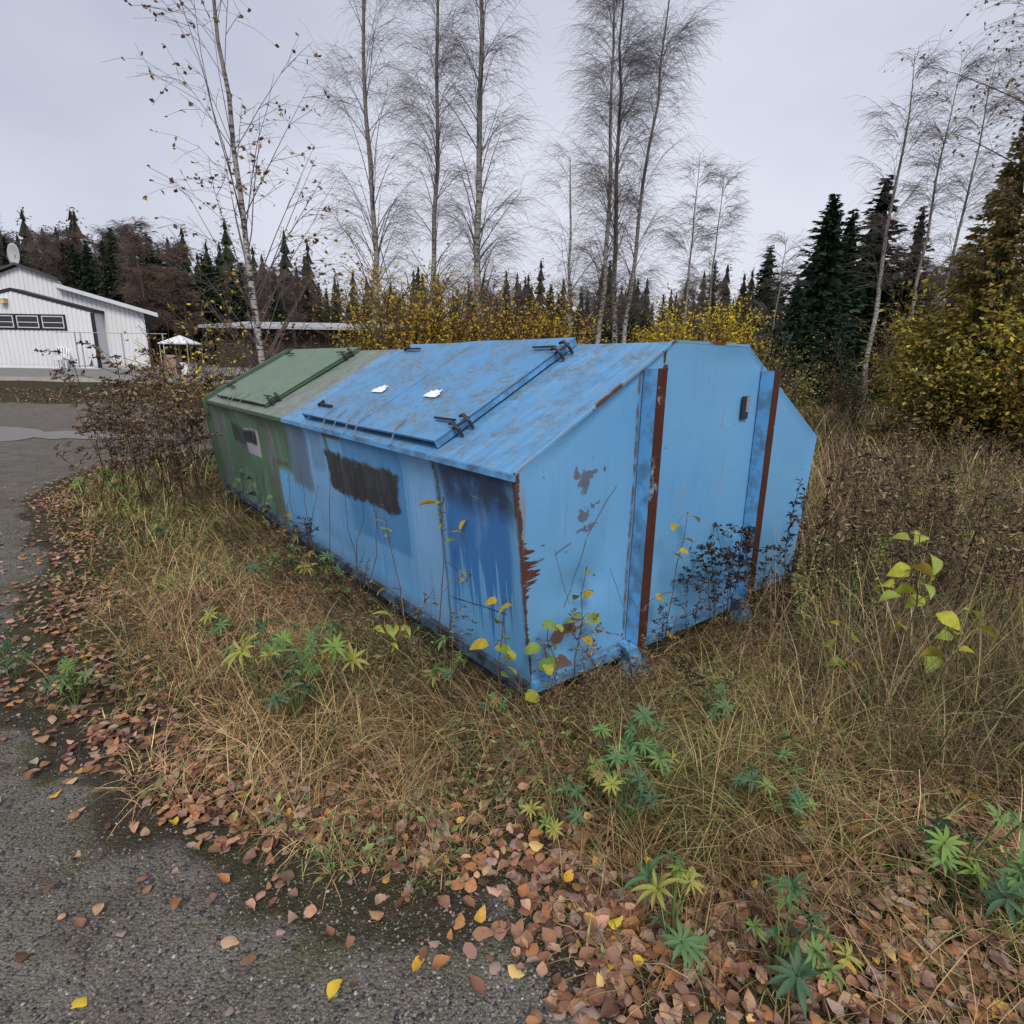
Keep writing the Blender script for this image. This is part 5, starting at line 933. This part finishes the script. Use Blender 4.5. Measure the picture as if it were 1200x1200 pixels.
# ---- saplings and shoots with yellowing leaves
LFM = {}
def leafm(kind, col):
    if (kind, col) not in LFM:
        v, f = leaf_shape(*{'round': (.40, roundp, .3, .1, 7, .25, 3), 'ovate': (.33, ovate, .35, .15, 7, .2, 4), 'willow': (.14, lance, .3, .2, 6, .1, 5)}[kind]); cc = np.tile(np.array(col) * .82, (len(v), 1)) * (.8 + .4 * np.random.default_rng(len(LFM)).random((len(v), 1))); LFM[(kind, col)] = mesh('leaf', v + (.5, 0, 0), tri(f), MAT['leaf'], cc, smooth=True)
    return LFM[(kind, col)]
YG = [(.50, .40, .04), (.38, .40, .05), (.56, .38, .03), (.30, .36, .06)]; GG = [(.16, .27, .07), (.22, .32, .07), (.40, .40, .05)]
def shoot(base, top, label, kind, cols, n, size, seed, s0=.45, group=None, name='sapling', depth=0., r=.0035, pts=None):
    """stem from ground pixel base to a top pixel, at the distance of its foot; leaves along it or at given pixels"""
    g = np.random.default_rng(seed); p = gpix(*base)
    if in_dump(p[0], p[1], .03):
        u, n_ = dump_loc(p[0], p[1]); p[:2] = (p[:2] - NV * (n_ + .07)) if n_ < u + .12 and n_ < .6 else (p[:2] - DV * (u + .11))
    z = float(ground_z(p[0], p[1])); q = ypix(top[0], top[1], p[1] - .02); e_ = thing(name, label, 'sapling', (p[0], p[1], z), 0, group)
    A_ = np.array([0, 0, -.02]); B_ = q - np.array([p[0], p[1], z]); k = 7; s = np.linspace(0, 1, k)[:, None]; P = A_ + (B_ - A_) * s + np.concatenate([[[0, 0, 0]], g.normal(0, .012, (k - 2, 3)), [[0, 0, 0]]])
    MB().tube(P, np.linspace(r, r * .4, k), 5, (.10, .065, .045)).obj('stem', MAT['weed'], e_, tint=True)
    if pts is not None: spots = [ypix(a, b_, p[1] + g.normal(0, .06)) - np.array([p[0], p[1], z]) for a, b_ in pts]
    else:
        ss = s0 + (1 - s0) * g.random(n); ss[0] = 1; spots = [np.array([np.interp(t_, s[:, 0], P[:, j]) for j in range(3)]) for t_ in ss]
    tw = MB()
    for m_, c0 in enumerate(spots):
        a = g.random() * 6.283; near_ = P[np.argmin(np.linalg.norm(P - c0, axis=1))]
        if pts is not None: tw.tube([near_, (near_ + c0) / 2 + (0, 0, .01), c0], .0014, 4, (.12, .08, .05))
        col = cols[int(g.integers(0, len(cols)))]; link('leaf', leafm(kind, col), e_, c0, rot=(g.normal(0, .5), .5 * g.random() + .1 if kind != 'willow' else -.5 + .9 * g.random(), a), scale=size * (.85 + .75 * g.random()))
    if pts is not None: tw.obj('twigs', MAT['weed'], e_, tint=True)['kind'] = 'stuff'
shoot((535, 790), (520, 582), 'tall willow shoot with narrow yellow leaves before the dark blue panel', 'willow', YG, 0, .065, 1, pts=[(519, 590), (513, 588), (524, 600), (528, 622), (516, 618), (522, 634), (538, 620), (536, 668), (545, 672), (540, 680)])
shoot((487, 765), (452, 610), 'slender willow shoot with a leafy tip below the black paint block', 'willow', YG, 0, .055, 2, pts=[(453, 612), (455, 622), (450, 628), (460, 622), (456, 690), (448, 692)])
shoot((478, 815), (462, 728), 'low willow sprig with pale yellow green leaves by the bottom rail', 'willow', [(.36, .42, .08), (.48, .46, .08), (.30, .38, .08)], 0, .075, 3, pts=[(462, 722), (450, 740), (470, 738), (445, 745), (476, 732), (458, 752), (470, 756), (480, 748), (466, 730), (452, 730)])
shoot((600, 838), (590, 705), 'aspen shoot with green and yellow leaves at the rusty front corner', 'round', GG + YG, 0, .055, 4, pts=[(583, 703), (600, 707), (585, 727), (592, 745), (572, 755), (595, 762), (592, 780), (600, 770), (580, 757), (588, 790)])
shoot((640, 826), (642, 735), 'short green aspen shoot before the rust flakes of the end panel', 'round', GG, 0, .05, 5, pts=[(636, 733), (652, 731), (634, 758), (650, 756), (640, 775), (652, 778), (645, 770), (615, 812)])
shoot((668, 826), (688, 665), 'yellow aspen shoot before the scratched end panel', 'round', YG, 0, .05, 6, pts=[(686, 670), (680, 697), (695, 692), (678, 722), (690, 718), (672, 728), (685, 728), (706, 740), (684, 745)])
shoot((775, 775), (806, 600), 'thin shoot with few yellow leaves before the middle of the end panel', 'round', YG, 0, .05, 7, pts=[(806, 603), (794, 613), (800, 631), (796, 645), (790, 648), (770, 700), (760, 705), (785, 745)])
shoot((1062, 845), (1078, 628), 'large leaved yellow green aspen sapling in the weed field', 'ovate', [(.50, .50, .05), (.40, .46, .07), (.34, .42, .08), (.54, .42, .06)], 0, .085, 8, r=.005, pts=[(1082, 625), (1066, 630), (1090, 646), (1066, 662), (1078, 680), (1084, 700), (1092, 678), (1046, 686), (1056, 696), (1098, 718), (1062, 735), (1068, 664), (1074, 690)])
shoot((1130, 850), (1125, 740), 'smaller green aspen shoot beside the large aspen sapling', 'ovate', [(.40, .46, .07), (.34, .42, .08), (.5, .44, .06)], 0, .075, 9, pts=[(1130, 712), (1138, 732), (1118, 745), (1124, 760), (1096, 765), (1108, 766), (1095, 806), (1122, 742)])
shoot((985, 830), (990, 730), 'yellow leaved shoot above the field lupins', 'ovate', YG, 0, .065, 10, pts=[(983, 731), (980, 748), (974, 756), (1000, 747), (988, 772), (992, 776), (984, 778)])
shoot((815, 860), (806, 825), 'tiny yellow seedling in the grass before the dumpster end', 'round', YG, 0, .05, 11, pts=[(804, 834), (812, 826), (800, 840)])
shoot((838, 800), (830, 780), 'stray yellow leaved twig beneath the blackened weeds', 'ovate', YG, 0, .05, 12, pts=[(832, 783), (800, 765), (828, 790)])
# bare dark willow shoots against the long side
g = np.random.default_rng(81)
for i, (bx_, by_, tx_, ty_) in enumerate([(352, 655, 338, 555), (374, 678, 350, 545), (392, 690, 384, 540), (410, 705, 430, 560), (425, 715, 405, 570), (440, 720, 452, 575), (366, 668, 372, 570), (330, 630, 310, 540)]):
    shoot((bx_, by_), (tx_, ty_), 'bare dark willow shoot standing before the long side below the grey patches', 'willow', [(.16, .11, .05)], 2, .03, 90 + i, .6, 'bare willow shoots along the side', 'bare_shoot')
# green weeds along the foot of the green half
for i, (bx_, by_, tx_, ty_) in enumerate([(300, 608, 296, 560), (318, 622, 320, 580), (335, 640, 338, 600), (352, 652, 348, 625), (285, 592, 280, 548)]):
    shoot((bx_, by_), (tx_, ty_), 'leafy green nettle at the foot of the green half', 'ovate', [(.15, .19, .08), (.20, .23, .11), (.12, .15, .07)], 12, .06, 120 + i, .1, 'green nettles at the foot of the green half', 'nettle_plant')

# ---- dead dark weeds
def tansy(seed, h, dark=True):
    g = np.random.default_rng(seed); k = 8; s = np.linspace(0, 1, k); a = g.random() * 6.28; ln = .25 * g.random(); P = np.stack([np.cos(a) * ln * h * s ** 2 + g.normal(0, .008, k), np.sin(a) * ln * h * s ** 2 + g.normal(0, .008, k), s * h - .02], 1)
    B, _, _ = grow(P[None], 9, .45, 1, lambda s: .22 * h * np.ones_like(s), .9, .3, 1.0, g, 5, out=1)
    V1, F1 = tubes(P[None], np.linspace(.0042, .002, k)[None], 5); V2, F2 = tubes(B, np.full((len(B), 5), .0017), 3)
    stem = (np.concatenate([V1, V2]), np.concatenate([F1, F2 + len(V1)]))
    tips = np.concatenate([B[:, -1], P[-1:]]); n = 14; pos = np.repeat(tips, n, 0) + g.normal(0, 1, (len(tips) * n, 3)) * (.016, .016, .006)
    v, f, t_ = scatter(oc, of, pos, rotmats(len(pos), g=g), (.006 + .006 * g.random(len(pos))), pal([(.022, .017, .016), (.035, .026, .022)] if dark else [(.075, .05, .036), (.12, .08, .055)], len(pos), .3, g))
    m = 60; i = g.integers(0, len(B), m); pos = B[i, g.integers(0, 4, m)]; kv, kf = kite(1, .4, .2); v2, f2, t2 = scatter(kv, kf, pos, rotmats(m, g=g), .025 + .04 * g.random(m), pal([(.03, .022, .018), (.05, .036, .028)] if dark else [(.16, .11, .07), (.10, .068, .048), (.24, .17, .10)], m, .3, g))
    return stem, (np.concatenate([v, v2]), np.concatenate([f, f2 + len(v)]), np.concatenate([t_, t2]))
def loose(seed, h, col=((.028, .022, .022), (.045, .032, .028))):
    g = np.random.default_rng(seed); k = 8; s = np.linspace(0, 1, k); P = np.stack([g.normal(0, .01, k).cumsum(), g.normal(0, .01, k).cumsum(), s * h - .02], 1); V1, F1 = tubes(P[None], np.linspace(.004, .0015, k)[None], 5)
    m = int(90 * h); ss = .2 + .8 * g.random(m); pos = np.stack([np.interp(ss, s, P[:, j]) for j in range(3)], 1); kv, kf = kite(1, .3, .15); v, f, t_ = scatter(kv, kf, pos, rotmats(m, .3 + .9 * g.random(m), g), (.07 - .035 * ss) * (.6 + .7 * g.random(m)), pal(col, m, .3, g))
    return (V1, F1), (v, f, t_)
def weed_mesh(fn, seed, h, **kw):
    st, hd = fn(seed, h, **kw); col = (.04, .03, .026); return mesh('stem', st[0], st[1], MAT['weed'], np.tile(col, (len(st[0]), 1))), mesh('dead_leaves', hd[0], hd[1], MAT['weed'], hd[2])
TM = [weed_mesh(tansy, 200 + i, 1.) for i in range(6)]; LM = [weed_mesh(loose, 220 + i, 1.) for i in range(4)]; BM = [weed_mesh(loose, 240 + i, 1., col=((.14, .095, .06), (.20, .14, .085), (.09, .06, .045))) for i in range(4)]
GM = [weed_mesh(loose, 280 + i, 1., col=((.20, .24, .08), (.28, .30, .09), (.13, .17, .07), (.34, .30, .10))) for i in range(4)]
SM = [weed_mesh(tansy, 260 + i, 1., dark=False) for i in range(4)]
def weed(px, py, h, lib, label, group, name='dead_weed', tilt=.08, world=False):
    p = np.array([px, py, 0.]) if world else gpix(px, py)
    if in_dump(p[0], p[1], .1): u, n_ = dump_loc(p[0], p[1]); p[:2] = p[:2] - DV * (u + .14) if u < .8 else p[:2] - NV * (n_ + .12)
    m = lib[int(g.integers(0, len(lib)))]; e_ = thing(name, label, 'weed', (p[0], p[1], float(ground_z(p[0], p[1]))), 0, group, h); e_.rotation_euler = (g.normal(0, tilt), g.normal(0, tilt), g.random() * 6)
    link('stem', m[0], e_); link('dead_leaves', m[1], e_)['kind'] = 'stuff'
for px, py, h in ((780, 765, .42), (800, 765, .52), (815, 755, .58), (832, 760, .66), (848, 752, .70), (862, 748, .66), (876, 742, .62), (842, 765, .5), (888, 745, .5), (868, 765, .45), (822, 742, .62), (752, 775, .4)): weed(px, py, h, TM, 'blackened tansy stalk with flat seed heads before the blue end panel', 'blackened tansies before the end panel', 'dead_tansy')
for px, py, h in ((905, 745, .92), (918, 735, .85), (950, 725, .80), (962, 735, .86), (972, 720, .72), (940, 745, .6), (985, 745, .62)): weed(px, py, h, LM, 'dark dead loosestrife spike beside the right edge of the blue end'.replace('right edge', 'outer edge'), 'dark loosestrife beside the blue end', 'dead_loosestrife', .05)
for i in range(48): weed(125 + 120 * g.random(), 545 + 70 * g.random(), .8 + .75 * g.random() ** 1.5, [TM[0]] + SM + SM + [LM[0]], 'tall dead brown stalk in the clump beside the green end', 'tall dead stalks beside the green end', 'dead_stalk', .16)
for i in range(190):
    py = 470 + 320 * g.random() ** 1.5; px = 965 + 270 * g.random(); weed(px, py, .5 + .45 * g.random(), (LM[:2] + BM + SM + SM), 'dead brown weed stalk standing in the tall grass of the field', 'dead weed stalks in the field', 'dead_weed', .14)
for i in range(16): weed(300 + 150 * g.random(), 640 + 90 * g.random(), .28 + .2 * g.random(), BM + TM, 'short withered weed in the shade of the long side', 'withered weeds along the long side', 'withered_weed', .3)
for i in range(40): u = 4.9 * g.random(); p_ = DA + DV * u - NV * (.10 + .35 * g.random()); weed(p_[0], p_[1], .25 + .25 * g.random(), SM + BM, 'brown weed tangled against the foot of the long side', 'brown weeds against the long side', 'tangled_weed', .35, world=True)
for i in range(34): n_ = .1 + 2.6 * g.random(); p_ = DA + NV * n_ - DV * (.16 + .4 * g.random()); weed(p_[0], p_[1], .2 + .3 * g.random(), SM + BM + TM[:2], 'brown weed tangled against the foot of the blue end', 'brown weeds against the blue end', 'tangled_weed', .35, world=True)
for i in range(70): weed(140 + 560 * g.random(), 640 + 230 * g.random(), .14 + .2 * g.random(), SM + BM + BM, 'low brown weed in the verge between gravel and dumpster', 'low brown weeds in the verge', 'brown_weed', .45)
for i in range(60): weed(640 + 420 * g.random(), 790 + 170 * g.random(), .12 + .2 * g.random(), SM + BM + GM, 'low feathery weed in the grass before the dumpster end', 'feathery weeds before the dumpster end', 'feathery_weed', .45)
for i in range(110): weed(930 + 290 * g.random(), 500 + 280 * g.random(), .35 + .4 * g.random(), GM, 'olive green weed rising in the brown field', 'olive weeds in the field', 'olive_weed', .2)
for i in range(26): weed(880 + 300 * g.random(), 800 + 110 * g.random(), .2 + .25 * g.random(), BM, 'low dry weed between the lupins and the field', 'low dry weeds before the field', 'dry_weed', .35)
